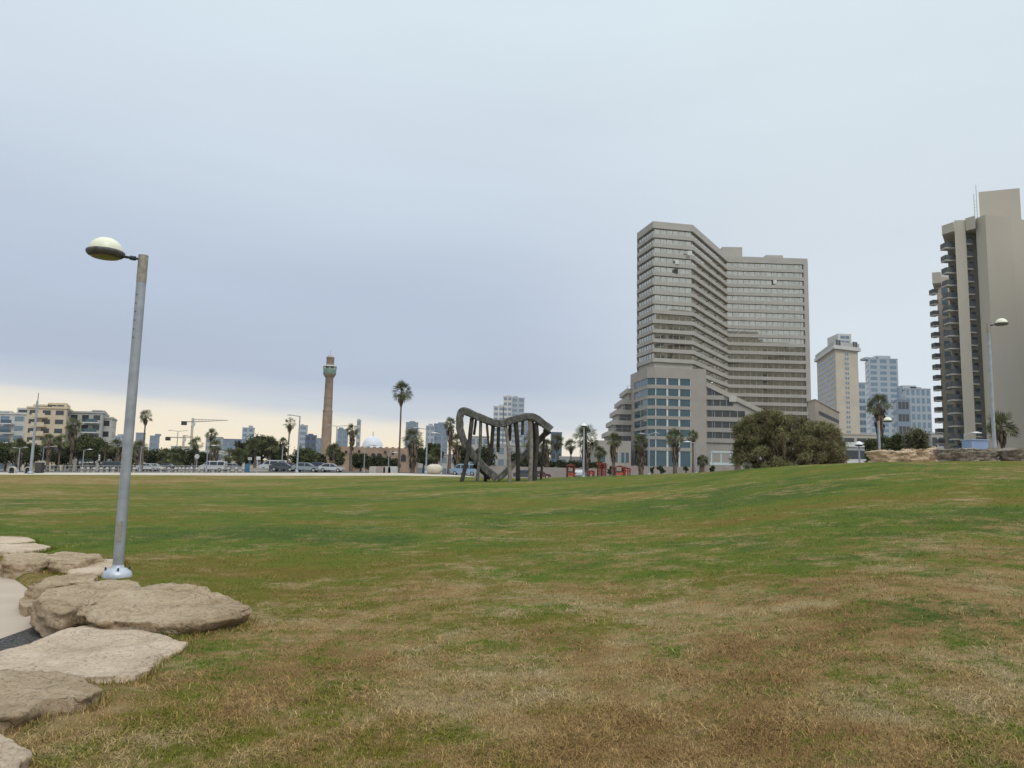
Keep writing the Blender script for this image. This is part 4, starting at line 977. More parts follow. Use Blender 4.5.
posts = [([(188, 155), (172, 300), (150, 480), (98, 672)], 15, 'd', -.9), ([(222, 165), (214, 230), (205, 297)], 9, 'd', .3), ([(262, 180), (255, 420), (231, 672)], 11, 'm', -.6),
         ([(314, 200), (322, 300), (332, 412)], 9, 'l', .8), ([(368, 208), (350, 430), (315, 590), (300, 640)], 14, 'd', .9), ([(416, 212), (412, 330), (410, 440)], 12, 'm', 1.2),
         ([(472, 210), (500, 420), (512, 668)], 12, 'l', -.7), ([(512, 200), (512, 270), (507, 345)], 12, 'd', .6), ([(560, 185), (578, 420), (582, 664)], 16, 'd', .5),
         ([(620, 170), (620, 230), (618, 295)], 11, 'm', .5), ([(685, 165), (692, 400), (685, 668)], 15, 'l', -.6), ([(735, 195), (742, 400), (713, 660)], 15, 'd', -.2), ([(806, 250), (797, 420), (776, 628)], 9, 'd', .8), ([(705, 180), (722, 420), (735, 600)], 9, 'd', 1.0)]
for pts, rp, c, dy in posts:
    P = [S(x, y, Ds + dy * i / (len(pts) - 1)) for i, (x, y) in enumerate(pts)]
    if pts[-1][1] > 590: e = P[-1]; P[-1] = Vector((e.x, e.y, Tz(e.x, e.y) - .1))
    P = catmull(P, 4); rr = rp * 1.22 / 8.536 / F * Ds; m = MB()
    m.tube(P, [rr * (1 + .18 * noise.noise(Vector((i * .9, rp, dy * 5)))) for i in range(len(P))], 8)
    m.build('post', {'d': M_logd, 'm': M_log, 'l': M_logl}[c], scu)

# egg-shaped stone
c = at(434.5, 469, 92); z0 = Tz(c.x, 92)
prof = [(math.cos(u) ** .75 * .95 if abs(u) < 1.5 else .02, .62 + .58 * math.sin(u)) for u in np.linspace(-1.5, 1.5, 16)]
o = MB().lathe(prof, (c.x, 92, z0 - .02), 28, sx=1.0, sy=.7).build('egg_sculpture', mat('cream_stone', (.60, .54, .43), .7, .08, 2), org=(c.x, 92, z0))
tag(o, 'smooth cream egg-shaped stone lying at the lawn edge left of the log sculpture', 'sculpture')

# ------------------------------------------------------------------ foliage
def leafcloud(blobs, n, size, seed, elong=1.8, inner=.55, tone=.35, feather=.16):
    g = np.random.default_rng(seed); B = np.array([b[:6] for b in blobs], float); wt = B[:, 3] * B[:, 4] * B[:, 5]; wt = wt ** .8 / (wt ** .8).sum()
    k = g.choice(len(B), n, p=wt); d = g.normal(size=(n, 3)); d /= np.linalg.norm(d, axis=1)[:, None]
    rr = inner + (1 - inner) * g.random(n) ** .6; rr *= 1 + feather * g.normal(size=n)
    P = B[k, :3] + d * B[k, 3:6] * rr[:, None]
    a = g.normal(size=(n, 3)) + d * .8; a /= np.linalg.norm(a, axis=1)[:, None]; b = np.cross(a, g.normal(size=(n, 3))); b /= np.linalg.norm(b, axis=1)[:, None]
    s = size * g.uniform(.6, 1.4, n)[:, None]
    V = np.stack([P - a * s * elong * .5, P + b * s * .5, P + a * s * elong * .5, P - b * s * .5], 1).reshape(-1, 3)
    Fc = np.arange(4 * n).reshape(n, 4); bt = g.uniform(-tone, tone, len(B))
    return V, Fc, np.repeat(np.clip(.5 + bt[k] + g.normal(size=n) * .2, 0, 1), 4)
ML_dark = leafmat('dark_leaves', [(.028, .034, .016), (.048, .058, .026), (.08, .088, .038)])
ML_mid = leafmat('mid_leaves', [(.045, .052, .02), (.075, .088, .034), (.12, .13, .055)])
ML_tam = leafmat('feathery_leaves', [(.14, .105, .07), (.15, .13, .065), (.18, .175, .08), (.24, .235, .115)])
ML_olive = leafmat('olive_leaves', [(.09, .085, .05), (.14, .13, .07), (.19, .175, .10)])
ML_palm = leafmat('palm_leaves', [(.06, .065, .03), (.11, .12, .052), (.20, .205, .10)])
ML_dead = leafmat('dead_fronds', [(.055, .042, .03), (.10, .075, .05), (.17, .13, .09)])
# large bush
Db = 45
rb_ = random.Random(3)
def bushblobs(px0, px1, prof, D, dep, n, br, seed):
    """prof: list of (px, ytop, ybottom)"""
    g = random.Random(seed); out = []; xs = [p[0] for p in prof]; yt = [p[1] for p in prof]; yb = [p[2] for p in prof]
    for k in range(n):
        px = g.uniform(px0, px1); a, b_ = np.interp(px, xs, yt), np.interp(px, xs, yb); f = g.random() ** 1.05
        py = a + (b_ - a) * f; r = br * g.uniform(.7, 1.35); dd = D + g.uniform(-dep, dep) * math.sqrt(max(.05, 1 - ((px - (px0 + px1) / 2) / ((px1 - px0) / 2)) ** 2))
        p = at(px, py + r * F / D * .85, dd); out.append((p.x, p.y, p.z, r, r, r * .75))
    return out
prof = [(731, 434, 452), (737, 422, 460), (747, 415, 464), (762, 409, 465), (778, 409, 465), (795, 412, 464), (812, 418, 463), (828, 421, 461), (838, 428, 458), (845, 441, 454)]
bb = bushblobs(736, 843, prof, Db, 2.3, 380, .27, 5)
xb_ = at(788, 460, Db).x; zb_ = Tz(xb_, Db)
bush = empty('bush', (xb_, Db, zb_), 'big rounded feathery green bush on the crest in front of the hotel', 'bush')
V, Fc, rn = leafcloud(bb, 120000, .030, 4, 7, .1, .3, .42)
npmesh('crown', V - np.array([xb_, Db, zb_]), Fc, ML_tam, rn, parent=bush)
tr = MB()
for k in range(46):
    u = rb_.uniform(-1, 1); x0 = xb_ + u * 1.6; y0_ = Db + rb_.uniform(-1, 1); x1 = xb_ + u * 2.9 + rb_.uniform(-.5, .5); y1_ = y0_ + rb_.uniform(-1.6, .6); z1_ = zb_ + rb_.uniform(.9, 2.0)
    zz0 = Tz(x0, y0_) - .05
    tr.tube([(x0, y0_, zz0), ((x0 * .6 + x1 * .4) + rb_.uniform(-.15, .15), (y0_ + y1_) / 2, zz0 + (z1_ - zz0) * .55), (x1, y1_, z1_)], [.06, .04, .015], 5)
tr.build('branches', mat('pinkish_bark', (.22, .16, .13), .95, .2, 4), bush)
def shrub(px, ytop, wpx, D, material, seed, label, n=3500, size=.16, name='tree', cat='tree', group='trees along the street', trunk=True, flat=1.0, nb=None, ybase=None, elong=1.7):
    c = at(px, ytop, D); x = c.x; z0 = Tz(x, D); g = random.Random(seed); wr = wpx / F * D / 2; H = c.z - z0
    r = empty(name, (x, D, z0), label, cat, group)
    bl = []; low = H * .25 if trunk else H * .1
    for k in range(nb or 16):
        th = g.uniform(0, 6.28); f = math.sqrt(g.random()) * .72; zz_ = low + (H - low) * g.uniform(.15, .8)
        rr = wr * g.uniform(.26, .42); cap = math.sqrt(max(.1, 1 - ((zz_ - low) / (H - low) - .35) ** 2 * 2))
        bl.append((math.cos(th) * wr * f * cap, math.sin(th) * wr * f * cap, min(zz_, H - rr * .7), rr, rr, rr * .8))
    V, Fc, rn = leafcloud(bl, n, size, seed, elong, .35, .3, .28)
    npmesh('crown', V, Fc, material, rn, parent=r)
    if trunk:
        t = MB().tube([(x, D, z0 - .1), (x + .1, D, z0 + H * .3), (x, D, z0 + H * .6)], [.22, .16, .08], 7)
        for k in range(4):
            th = k * 1.6 + g.random(); t.tube([(x + .05, D, z0 + H * .3), (x + math.cos(th) * wr * .5, D + math.sin(th) * wr * .5, z0 + H * .62)], [.1, .04], 5)
        t.build('trunk', M_bark, r)
    else:
        t = MB()
        for k in range(5):
            th = k * 1.3; t.tube([(x, D, z0 - .1), (x + math.cos(th) * wr * .4, D + math.sin(th) * wr * .4, z0 + H * .5)], [.06, .02], 5)
        t.build('stems', M_bark, r)
    return r
shrub(917, 424, 34, 50, ML_olive, 31, 'round olive-brown bush nearest the right tower', 9000, .06, 'bush', 'bush', 'bushes behind the crest', False, nb=30, elong=3)
shrub(892, 429, 26, 52, ML_mid, 32, 'darker green bush in the middle, left of the olive-brown one', 7000, .06, 'bush', 'bush', 'bushes behind the crest', False, nb=24, elong=3)
shrub(874, 435, 24, 51, ML_mid, 33, 'low dark bush left of the other two, by the kiosk', 6000, .06, 'bush', 'bush', 'bushes behind the crest', False, nb=22, elong=3)
trees = [(8, 443, 26, 150, ML_mid, 'leafy green tree at the far left edge under the white block'), (28, 447, 20, 155, ML_dark, 'dark tree behind the thick mast foot'),
         (58, 449, 22, 158, ML_dark, 'dark tree below the cream apartment block, right side'), (80, 437, 24, 160, ML_dark, 'tall dark tree hiding the corner between cream and grey blocks'),
         (96, 440, 26, 158, ML_mid, 'olive tree in front of the grey apartment block balconies'), (118, 450, 16, 160, ML_dark, 'dark tree touching the left side of the near lamp pole'),
         (133, 449, 20, 158, ML_mid, 'green tree touching the right side of the near lamp pole'), (157, 455, 20, 160, ML_dark, 'low dark tree right of the tall left palm'),
         (170, 450, 22, 165, ML_mid, 'olive tree under the smaller crane'), (188, 452, 22, 162, ML_dark, 'dark tree under the large crane'), (204, 457, 18, 158, ML_dark, 'low dark tree below the two palms right of the crane'),
         (247, 443, 22, 150, ML_dark, 'left part of the dark tree mass above the white van'), (263, 438, 30, 152, ML_dark, 'tallest dark tree above the white van'), (277, 446, 20, 150, ML_mid, 'green tree left of the tall droopy palm'),
         (304, 453, 26, 150, ML_mid, 'olive tree left of the minaret foot behind the silver car'), (318, 457, 14, 165, ML_dark, 'small dark tree directly left of the minaret base'),
         (338, 450, 14, 160, ML_mid, 'small yellowish tree at the right of the minaret base'), (361, 457, 16, 150, ML_dark, 'dark bushy tree before the mosque wall, left one'), (378, 459, 20, 150, ML_dark, 'dark bushy tree before the mosque wall, middle one'),
         (392, 460, 14, 152, ML_dark, 'dark bushy tree before the mosque wall, right one'), (434, 444, 16, 150, ML_dark, 'dark tree behind the egg-shaped stone'), (424, 449, 12, 155, ML_mid, 'pale tree left of the egg-shaped stone'),
         (463, 448, 16, 150, ML_dark, 'dark tree just left of the log sculpture'), (482, 450, 24, 150, ML_dark, 'dark tree seen through the left half of the sculpture'), (521, 455, 22, 160, ML_dark, 'dark tree seen through the right half of the sculpture'), (541, 452, 16, 155, ML_mid, 'green tree behind the right end of the sculpture')]
for i, (px, yt, wp, D, m_, lb) in enumerate(trees): shrub(px, yt - (4 if i < 18 or i > 19 else 2), wp * 1.3, D, m_, 100 + i, lb, 5200, .24, nb=24)
hedges = [(575, 461, 470, 'low hedge on the grey wall behind the red play equipment', 545, 604), ]
for px, yt, yb, lb, a, b2 in hedges:
    D = 135; x0, x1 = WX(a, D), WX(b2, D); zt5 = at(px, yt, D).z; bl = [(x0 + (x1 - x0) * k / 30, D, zt5 - .9 + .15 * math.sin(k), .55, .6, .8) for k in range(31)]
    V, Fc, rn = leafcloud(bl, 6000, .2, 77); o = npmesh('hedge', V, Fc, ML_dark, rn, org=(x0, D, zt5 - 2)); tag(o, lb, 'hedge')
for i, (px, yt, w_, lb) in enumerate([(610, 464, 6, 'small round shrub on the wall right of the red climbing frame'), (661, 464, 9, 'clipped shrub at the podium foot between two palms'), (686, 463, 6, 'clipped dark shrub right of the twin-trunk palm'), (712, 465, 8, 'small shrub left of the entrance canopy'), (652, 465, 5, 'tiny shrub beside the double-headed lamp')]):
    shrub(px, yt, w_, 125, ML_dark, 200 + i, lb, 900, .14, 'shrub', 'shrub', 'shrubs at the foot of the hotel', False, nb=7)

# palms
def palm_crown(seed, R=1.8, nf=34, dead=0, el=(-.5, 1.35)):
    """fan palm crown at the origin; returns verts, faces, rnd (live) """
    g = random.Random(seed); V = []; Fc = []; rn = []
    for k in range(nf):
        az = g.uniform(0, 6.283); e = el[0] + (el[1] - el[0]) * (k + .5) / nf + g.uniform(-.12, .12)
        d = Vector((math.cos(az) * math.cos(e), math.sin(az) * math.cos(e), math.sin(e))); pl_ = R * g.uniform(.28, .55)
        side = Vector((-math.sin(az), math.cos(az), 0)); up = side.cross(d) * -1; ro = g.uniform(-1.5, 1.5); side = (side * math.cos(ro) + up * math.sin(ro)).normalized(); up = side.cross(d) * -1
        base = d * pl_ + Vector((0, 0, -.04)); t = g.random()
        i0 = len(V); w = .022 * R; V += [(0, 0, 0), tuple(side * w * -1), tuple(base + side * w), tuple(base - side * w)]; Fc += [(i0, i0 + 1, i0 + 3, i0 + 2)]; rn += [t] * 4
        nseg = 9; fr = R * g.uniform(.46, .6)
        for s in range(nseg):
            a = (s / (nseg - 1) - .5) * 2.2 + g.uniform(-.05, .05); l = fr * (1 - .25 * abs(a) / 1.25)
            dd = d * math.cos(a) + side * math.sin(a)
            droop = Vector((0, 0, -1)) * l * g.uniform(.05, .3) * (1 if e < .9 else .4)
            mid = base + dd * l * .6 + droop * .25; tip = base + dd * l + droop; pw_ = Vector(dd.cross(up)).normalized() * l * .05
            i0 = len(V); V += [tuple(base), tuple(mid + pw_), tuple(tip), tuple(mid - pw_)]; Fc.append((i0, i0 + 1, i0 + 2, i0 + 3)); rn += [min(1, max(0, t * .7 + g.uniform(0, .3)))] * 4
    return V, Fc, rn
def palm_skirt(seed, R, L_, n):
    g = random.Random(seed); V = []; Fc = []; rn = []
    for k in range(n):
        az = g.uniform(0, 6.283); h = -g.random() ** .8 * L_; rr = R * (1 - .62 * (-h / L_)) * g.uniform(.35, 1.15)
        d = Vector((math.cos(az), math.sin(az), 0)); side = Vector((-math.sin(az), math.cos(az), 0)); p0 = d * .12 + Vector((0, 0, h)); p1 = d * rr + Vector((0, 0, h - g.uniform(.1, .4))); p2 = p1 + Vector((0, 0, -g.uniform(.3, .8))) + d * g.uniform(-.15, .05); w = g.uniform(.05, .16)
        i0 = len(V); V += [tuple(p0), tuple(p1 + side * w), tuple(p2), tuple(p1 - side * w)]; Fc.append((i0, i0 + 1, i0 + 2, i0 + 3)); rn += [g.random()] * 4
    return V, Fc, rn
def make_palm(kind, seed):
    r = empty('palm_tree', (0, 0, 0), 'palm', 'palm tree')
    # unit: trunk height 1 handled per palm -> trunk is its own mesh scaled through the build
    return r
PC = {}
def palm(px, yc, rpx, D, kind, label, group='fan palms along the street', seed=0):
    c = at(px, yc, D); x = c.x; z0 = Tz(x, D); R = rpx * D / F; H = c.z - z0 - .05 * R
    r = empty('palm_tree', (x, D, z0), label, 'palm tree', group, rz=seed * 1.7)
    tw_ = {'tall': .13, 'shaggy': .22, 'droopy': .12, 'date': .3}[kind]
    lean = random.Random(seed).uniform(-.15, .15)
    m = MB().tube([(x, D, z0 - .2), (x + lean, D, z0 + H * .33), (x + lean * .7, D, z0 + H * .7), (x, D, z0 + H)], [tw_ * 1.6, tw_ * 1.1, tw_ * .95, tw_ * .9], 9); o = m.build('trunk', M_trunk, r)
    key = (kind, seed % 4)
    if key not in PC:
        if kind == 'droopy': V, Fc, rn = palm_crown(seed, 1.0, 26, el=(-1.0, 1.2))
        elif kind == 'date': V, Fc, rn = palm_crown(seed, 1.0, 52, el=(-.6, 1.4))
        else: V, Fc, rn = palm_crown(seed, 1.0, 38, el=(-.8, 1.5))
        cr = npmesh('crown', V, Fc, ML_palm, rn, parent=r)
        sk = palm_skirt(seed, .85, {'tall': .9, 'shaggy': 2.6, 'droopy': 1.3, 'date': .8}[kind], {'tall': 90, 'shaggy': 210, 'droopy': 110, 'date': 80}[kind])
        s_ = npmesh('dead_skirt', sk[0], sk[1], ML_dead, sk[2], parent=r); PC[key] = (cr.data, s_.data)
    else:
        cr = bpy.data.objects.new('crown', PC[key][0]); COL.objects.link(cr); cr.parent = r
        s_ = bpy.data.objects.new('dead_skirt', PC[key][1]); COL.objects.link(s_); s_.parent = r
    ph_ = random.Random(seed * 5 + 1).uniform(0, 6); 
    R_ = R * 1.2
    cr.location = (0, 0, H); cr.scale = (R_,) * 3; cr.rotation_euler = (0, 0, ph_)
    s_.location = (0, 0, H - .05 * R); s_.scale = (R_ * (.5 if kind != 'shaggy' else .62),) * 2 + (R_ * (.65 if kind != 'shaggy' else .72),); s_.rotation_euler = (0, 0, ph_ + 1)
    return r
palms = [(20, 446, 9, 145, 'shaggy', 'broad shaggy palm at the left edge, before the white block'), (50, 440, 7.5, 145, 'shaggy', 'palm with thin crown in front of the cream block just right of the mast'), (61.5, 441, 8, 145, 'tall', 'dark-trunked palm before the cream block wall'),
 (74, 426, 9, 150, 'shaggy', 'tallest shaggy palm between the cream and grey blocks'), (106, 448, 5, 150, 'tall', 'small palm before the narrow whitish block'), (118, 446, 8, 146, 'shaggy', 'shaggy palm left of the near lamp pole'),
 (139, 448, 9, 145, 'shaggy', 'shaggy palm right of the near lamp pole'), (146, 416, 7, 135, 'tall', 'tall thin palm standing alone in the sky right of the near lamp pole'), (163, 458, 8, 150, 'date', 'short palm under the smaller crane'),
 (176, 460, 8, 148, 'date', 'short wide palm directly below the double-armed light'), (196.5, 443, 7, 150, 'tall', 'palm right under the large crane'), (211.5, 434, 6, 150, 'tall', 'taller slim palm of the two right of the crane'), (216, 446, 7, 147, 'shaggy', 'shaggier palm just right of the slim one beside the crane'),
 (229, 455, 8, 145, 'tall', 'palm before the long blue slab building'), (240, 456, 9, 146, 'date', 'wide palm under the tower with the roof crane'), (256, 446, 9, 144, 'date', 'big dark feathery palm above the blue sign'), (270, 445, 10, 145, 'date', 'big dark feathery palm above the white van'),
 (283, 442, 5.5, 135, 'tall', 'small-crowned palm beside the short lamp, left of the droopy one'), (290, 423, 6.5, 132, 'droopy', 'tall thin palm with a brown droopy head beside the tall street light'),
 (334, 450, 8, 150, 'date', 'green palm at the right foot of the minaret'), (352.5, 430, 7, 138, 'shaggy', 'palm with a bulging brown skirt right of the minaret'), (401.5, 391, 11.5, 120, 'tall', 'tallest palm with a bare slender trunk right of the mosque dome'),
 (413.5, 438, 11, 115, 'shaggy', 'stout shaggy palm beside the tallest one'), (450.5, 424, 7.5, 125, 'shaggy', 'slim shaggy palm left of the log sculpture'), (457, 442, 10, 130, 'shaggy', 'lower bushy palm touching the left end of the sculpture'),
 (436, 455, 9, 128, 'date', 'short wide palm behind the egg-shaped stone'), (531, 440, 9, 140, 'shaggy', 'shaggy palm seen between the right posts of the sculpture'), (547, 446, 8, 130, 'shaggy', 'brown shaggy palm at the right end of the sculpture'), (557, 441, 7.5, 140, 'tall', 'palm just right of the sculpture below the dark blue tower'),
 (571, 445, 7, 138, 'tall', 'smaller palm left of the big sunlit palm'), (586, 436, 12.5, 110, 'shaggy', 'big palm with spread fronds against the bright horizon'), (599, 452, 7, 140, 'date', 'low palm between the big palm and the hotel terraces'),
 (613.5, 440, 8, 120, 'shaggy', 'palm in front of the hotel terraces'), (641, 443, 10, 100, 'shaggy', 'thick shaggy palm before the podium corner'), (675, 437, 9.5, 105, 'shaggy', 'palm with a twin-looking trunk before the teal podium windows'), (693, 436, 6.5, 110, 'tall', 'slim palm at the right side of the teal podium windows'),
 (702, 461, 7, 100, 'date', 'low stubby palm right of the podium'), (737, 459, 7, 80, 'date', 'small palm at the left edge of the big bush'), (879, 404, 11.5, 62, 'shaggy', 'palm rising behind the bushes before the pale blue high-rise'), (1001, 426, 15, 50, 'tall', 'palm behind the right lamp post before the right tower')]
for i, (px, yc, rp, D, k, lb) in enumerate(palms): palm(px, yc, rp, D, k, lb, seed=i)

# ------------------------------------------------------------------ vehicles
def make_car(kind, paint, loc, rz, label, s=1.0, group='vehicles parked along the street'):
    r = empty('van' if kind == 'van' else 'car', (0, 0, 0), label, 'van' if kind == 'van' else 'car', group)
    if kind == 'van':
        L_, H, W_ = 4.9, 1.95, 1.85
        body = [(-2.4, .35), (2.35, .35), (2.42, .8), (2.25, 1.05), (1.65, 1.25), (1.05, 1.9), (.6, 1.95), (-2.25, 1.95), (-2.42, 1.6)]
        wins = [[(1.5, 1.25), (1.02, 1.78), (.55, 1.78), (.55, 1.2)], [(.4, 1.2), (.4, 1.78), (-.9, 1.78), (-.9, 1.2)], [(-1.05, 1.2), (-1.05, 1.78), (-2.2, 1.78), (-2.2, 1.2)]]
        wsh = ((1.66, 1.27), (1.06, 1.86))
    else:
        body = [(-2.1, .35), (2.05, .32), (2.15, .6), (2.02, .82), (1.1, .95), (.45, 1.42), (.1, 1.48), (-1.1, 1.46), (-1.75, 1.08), (-2.1, .98), (-2.18, .6)]
        wins = [[(.98, .97), (.42, 1.36), (-.05, 1.39), (-.05, .95)], [(-.17, .95), (-.17, 1.4), (-1.05, 1.37), (-1.6, 1.05), (-1.5, .95)]]
        W_ = 1.72; wsh = ((1.1, .97), (.47, 1.4))
    pm = mat('paint_' + paint[0], paint[1], .25, .04, 1, metal=.2, spec=.6)
    m = MB(); n = len(body); vs = []
    zc = sum(p[1] for p in body) / n
    for y, k in ((-W_ / 2 + .1, 1.0), (-W_ / 2, 1.0), (W_ / 2, 1.0), (W_ / 2 - .1, 1.0)): pass
    def yw(z): return W_ / 2 - max(0, z - .9) * .22
    prof_out = [[(x * .985, sgn * (yw(z)), .35 + (z - .35) * (.985)) for x, z in body] for sgn in (-1, 1)]
    inner = [[(x, sgn * (yw(z) - .12), z) for x, z in body] for sgn in (-1, 1)]
    vs = prof_out[0] + inner[0] + inner[1] + prof_out[1]
    fs = [tuple(range(n))] + [tuple(range(3 * n, 4 * n))[::-1]]
    for b_ in range(3):
        for i in range(n): fs.append((b_ * n + i, (b_ + 1) * n + i, (b_ + 1) * n + (i + 1) % n, b_ * n + (i + 1) % n))
    m.add(vs, fs); bd = m.build('body', pm, r)
    for sgn in (-1, 1):
        for w_ in wins:
            q = MB(); k = len(w_); a = [(x, sgn * (yw(z) + .012), z) for x, z in w_]; b2 = [(x, sgn * (yw(z) - .06), z) for x, z in w_]
            q.add(a + b2, [tuple(range(k)), tuple(range(k, 2 * k))[::-1]] + [(i, k + i, k + (i + 1) % k, (i + 1) % k) for i in range(k)]); q.build('side_window', G_car, bd)
    for (a, b2), nm in ((wsh, 'windscreen'),):
        q = MB(); yw_ = W_ / 2 - .26; v = [(a[0] + .015, -yw_, a[1] + .02), (a[0] + .015, yw_, a[1] + .02), (b2[0] + .015, yw_ - .06, b2[1] + .02), (b2[0] + .015, -yw_ + .06, b2[1] + .02)]
        q.add(v + [(x - .05, y, z - .05) for x, y, z in v], [(0, 1, 2, 3), (7, 6, 5, 4), (0, 4, 5, 1), (1, 5, 6, 2), (2, 6, 7, 3), (3, 7, 4, 0)]); q.build(nm, G_car, bd)
    wx_ = 1.5 if kind == 'van' else 1.3
    for sx in (-wx_, wx_):
        for sy in (-1, 1):
            y = sy * (W_ / 2 - .1); w_ = MB().tube([(sx, y - .1, .33), (sx, y + .1, .33)], .33, 18).build('wheel', M_tyre, r)
            MB().tube([(sx, y + sy * .09, .33), (sx, y + sy * .115, .33)], .2, 12).build('rim', M_greyren, w_)
    for sy in (-1, 1):
        MB().box((2.1 if kind != 'van' else 2.36, sy * .62, .72 if kind != 'van' else .9), (.12, .35, .16)).build('headlight', M_white, r)
        MB().box((-2.15 if kind != 'van' else -2.4, sy * .65, .85), (.1, .2, .22)).build('tail_light', mat('red_lens', (.35, .03, .02), .3, .05, 1), r)
    r.location = loc; r.rotation_euler = (0, 0, rz); r.scale = (s,) * 3; return r
def car_at(px, D, kind, paint, label, rz=0, s=1.0, dz=0):
    x = WX(px, D); return make_car(kind, paint, (x, D, Tz(x, D) + dz), rz, label, s)
W_p, Si, Dk, Bl, Rd = ('white', (.50, .51, .52)), ('silver', (.26, .29, .32)), ('charcoal', (.06, .07, .08)), ('navy', (.04, .06, .13)), ('maroon', (.12, .03, .03))
Lb = ('pale_blue', (.24, .33, .42))
car_at(273, 133, 'van', W_p, 'white van parked under the dark palms', math.pi, .95)
car_at(283, 129, 'car', Dk, 'dark grey car partly in front of the white van, to its right', 0, 1)
car_at(290, 138, 'car', Rd, 'dark maroon car behind the tall street light', 0, 1)
car_at(306, 122, 'car', Si, 'silver hatchback right of the tall street light', 0, 1)
car_at(319.5, 128, 'car', Bl, 'dark blue car between the silver and the white car', 0, 1)
car_at(331, 122, 'car', W_p, 'white car parked at the foot of the minaret', 0, .9)
car_at(213, 134, 'van', W_p, 'white van with dark windows right of the row of bollards', math.pi, .9)
car_at(148, 140, 'car', W_p, 'white car between the near lamp pole and the tall left palm', 0, .9)
car_at(155, 141, 'car', ('ivory', (.6, .58, .52)), 'ivory car right beside the white one under the tall left palm', 0, .9)
car_at(168, 142, 'car', Dk, 'dark car under the smaller crane', 0, .9)
car_at(115, 142, 'van', Dk, 'dark van partly hidden behind the near lamp pole', 0, .9)
car_at(234, 136, 'car', Si, 'silver car left of the blue sign', 0, .9)
car_at(463.5, 112, 'van', Lb, 'pale blue van with a white roof left of the log sculpture legs', math.pi, .82)
car_at(526, 118, 'car', Dk, 'dark car seen through the right legs of the sculpture', 0, .9)
car_at(580, 100, 'car', W_p, 'small white car behind the red play equipment', 1.45, .75)
car_at(540, 122, 'car', Rd, 'dark red car at the right end of the sculpture', 0, .8)

# ------------------------------------------------------------------ small street things
M_conc = mat('pale_block', (.50, .46, .41), .9, .1, 3)
bp = None
xs = [82, 88, 94, 101, 107, 113, 134, 161, 168.5, 175.5, 179.5, 183, 187, 191, 196.5, 202, 213, 222, 228, 236, 243]
for i, px in enumerate(xs):
    D = 121; x = WX(px, D); z = Tz(x, D)
    if bp is None:
        bp = MB().lathe([(.2, 0), (.2, .45), (.26, .52), (.24, .68), (.1, .78)], (x, D, z), 12).build('bollard', M_conc, org=(x, D, z))
        tag(bp, 'short pale bollard in the row between promenade and street', 'bollard', 'bollards along the promenade')
    else:
        c = bp.copy(); COL.objects.link(c); c.location = (x, D, z)
# low wall + railing behind the bollards
def lowwall(a, b2, D, yt, label, material, name='low_wall', th=.3, n=24):
    m = MB(); z1 = at((a + b2) / 2, yt, D).z
    pts = [(WX(a + (b2 - a) * k / n, D)) for k in range(n + 1)]
    m.prism([(pts[0], D), (pts[-1], D), (pts[-1], D + th), (pts[0], D + th)], Tz(pts[n // 2], D) - 1.0, z1)
    for k in range(0, n + 1, 2): m.box((pts[k], D + th / 2, z1 + .05), (.4, th + .1, .12))
    return tag(m.build(name, material, org=(pts[0], D, Tz(pts[0], D))), label, 'wall')
lowwall(479, 632, 128, 467.5, 'long grey-pink retaining wall behind the sculpture and the play equipment', mat('pinkish_wall', (.33, .285, .26), .9, .08, .5))
lowwall(625, 745, 150, 467.0, 'low pinkish wall along the foot of the hotel podium', mat('podium_wall_stone', (.33, .28, .25), .9, .08, .5))
lowwall(238, 268, 131, 468.5, 'low grey wall left of the white van', M_conc)
def railing(a, b2, D, label):
    x0, x1 = WX(a, D), WX(b2, D); z = Tz((x0 + x1) / 2, D); m = MB(); n = 50
    for h in (.5, 1.0): m.tube([(x0, D, Tz(x0, D) + h), (x1, D, Tz(x1, D) + h)], .04, 5)
    for k in range(n + 1):
        x = x0 + (x1 - x0) * k / n; m.tube([(x, D, Tz(x, D)), (x, D, Tz(x, D) + 1.0)], .03, 5)
    tag(m.build('railing', M_greyren, org=(x0, D, z)), label, 'railing')
railing(46, 236, 123, 'thin grey railing behind the bollard row')
# round-topped bins
for px, lb in ((11.5, 'round-topped dark shelter with a pale rim, leftmost'), (27.5, 'round-topped dark shelter with a pale rim beside the thick mast')):
    D = 112; x = WX(px, D); z = Tz(x, D); m = MB(); r = .42
    ar = [(math.cos(u) * r, .42 + math.sin(u) * r) for u in np.linspace(0, math.pi, 10)]; pts = [(r, 0)] + ar + [(-r, 0)]; n = len(pts)
    e = empty('bench_shelter', (x, D, z), lb, 'shelter', 'round shelters by the promenade')
    o_ = [(x + a * 1.2, D, z + b_ * 1.15) for a, b_ in pts]; i_ = [(x + a, D, z + b_) for a, b_ in pts]
    vs = o_ + i_ + [(a, D + .5, c) for a, _, c in o_] + [(a, D + .5, c) for a, _, c in i_]
    MB().add; m.add(vs, [(i, i + 1, n + i + 1, n + i) for i in range(n - 1)] + [(2 * n + i, 3 * n + i, 3 * n + i + 1, 2 * n + i + 1) for i in range(n - 1)] + [(i, 2 * n + i, 2 * n + i + 1, i + 1) for i in range(n - 1)] + [(n + i, n + i + 1, 3 * n + i + 1, 3 * n + i) for i in range(n - 1)])
    m.build('rim', M_conc, e)
    q = MB(); vs = [(a, D + .25, c) for a, _, c in i_] + [(a, D + .4, c) for a, _, c in i_]; q.add(vs, [tuple(range(n)), tuple(range(n, 2 * n))[::-1]]); q.build('panel', M_dark, e)
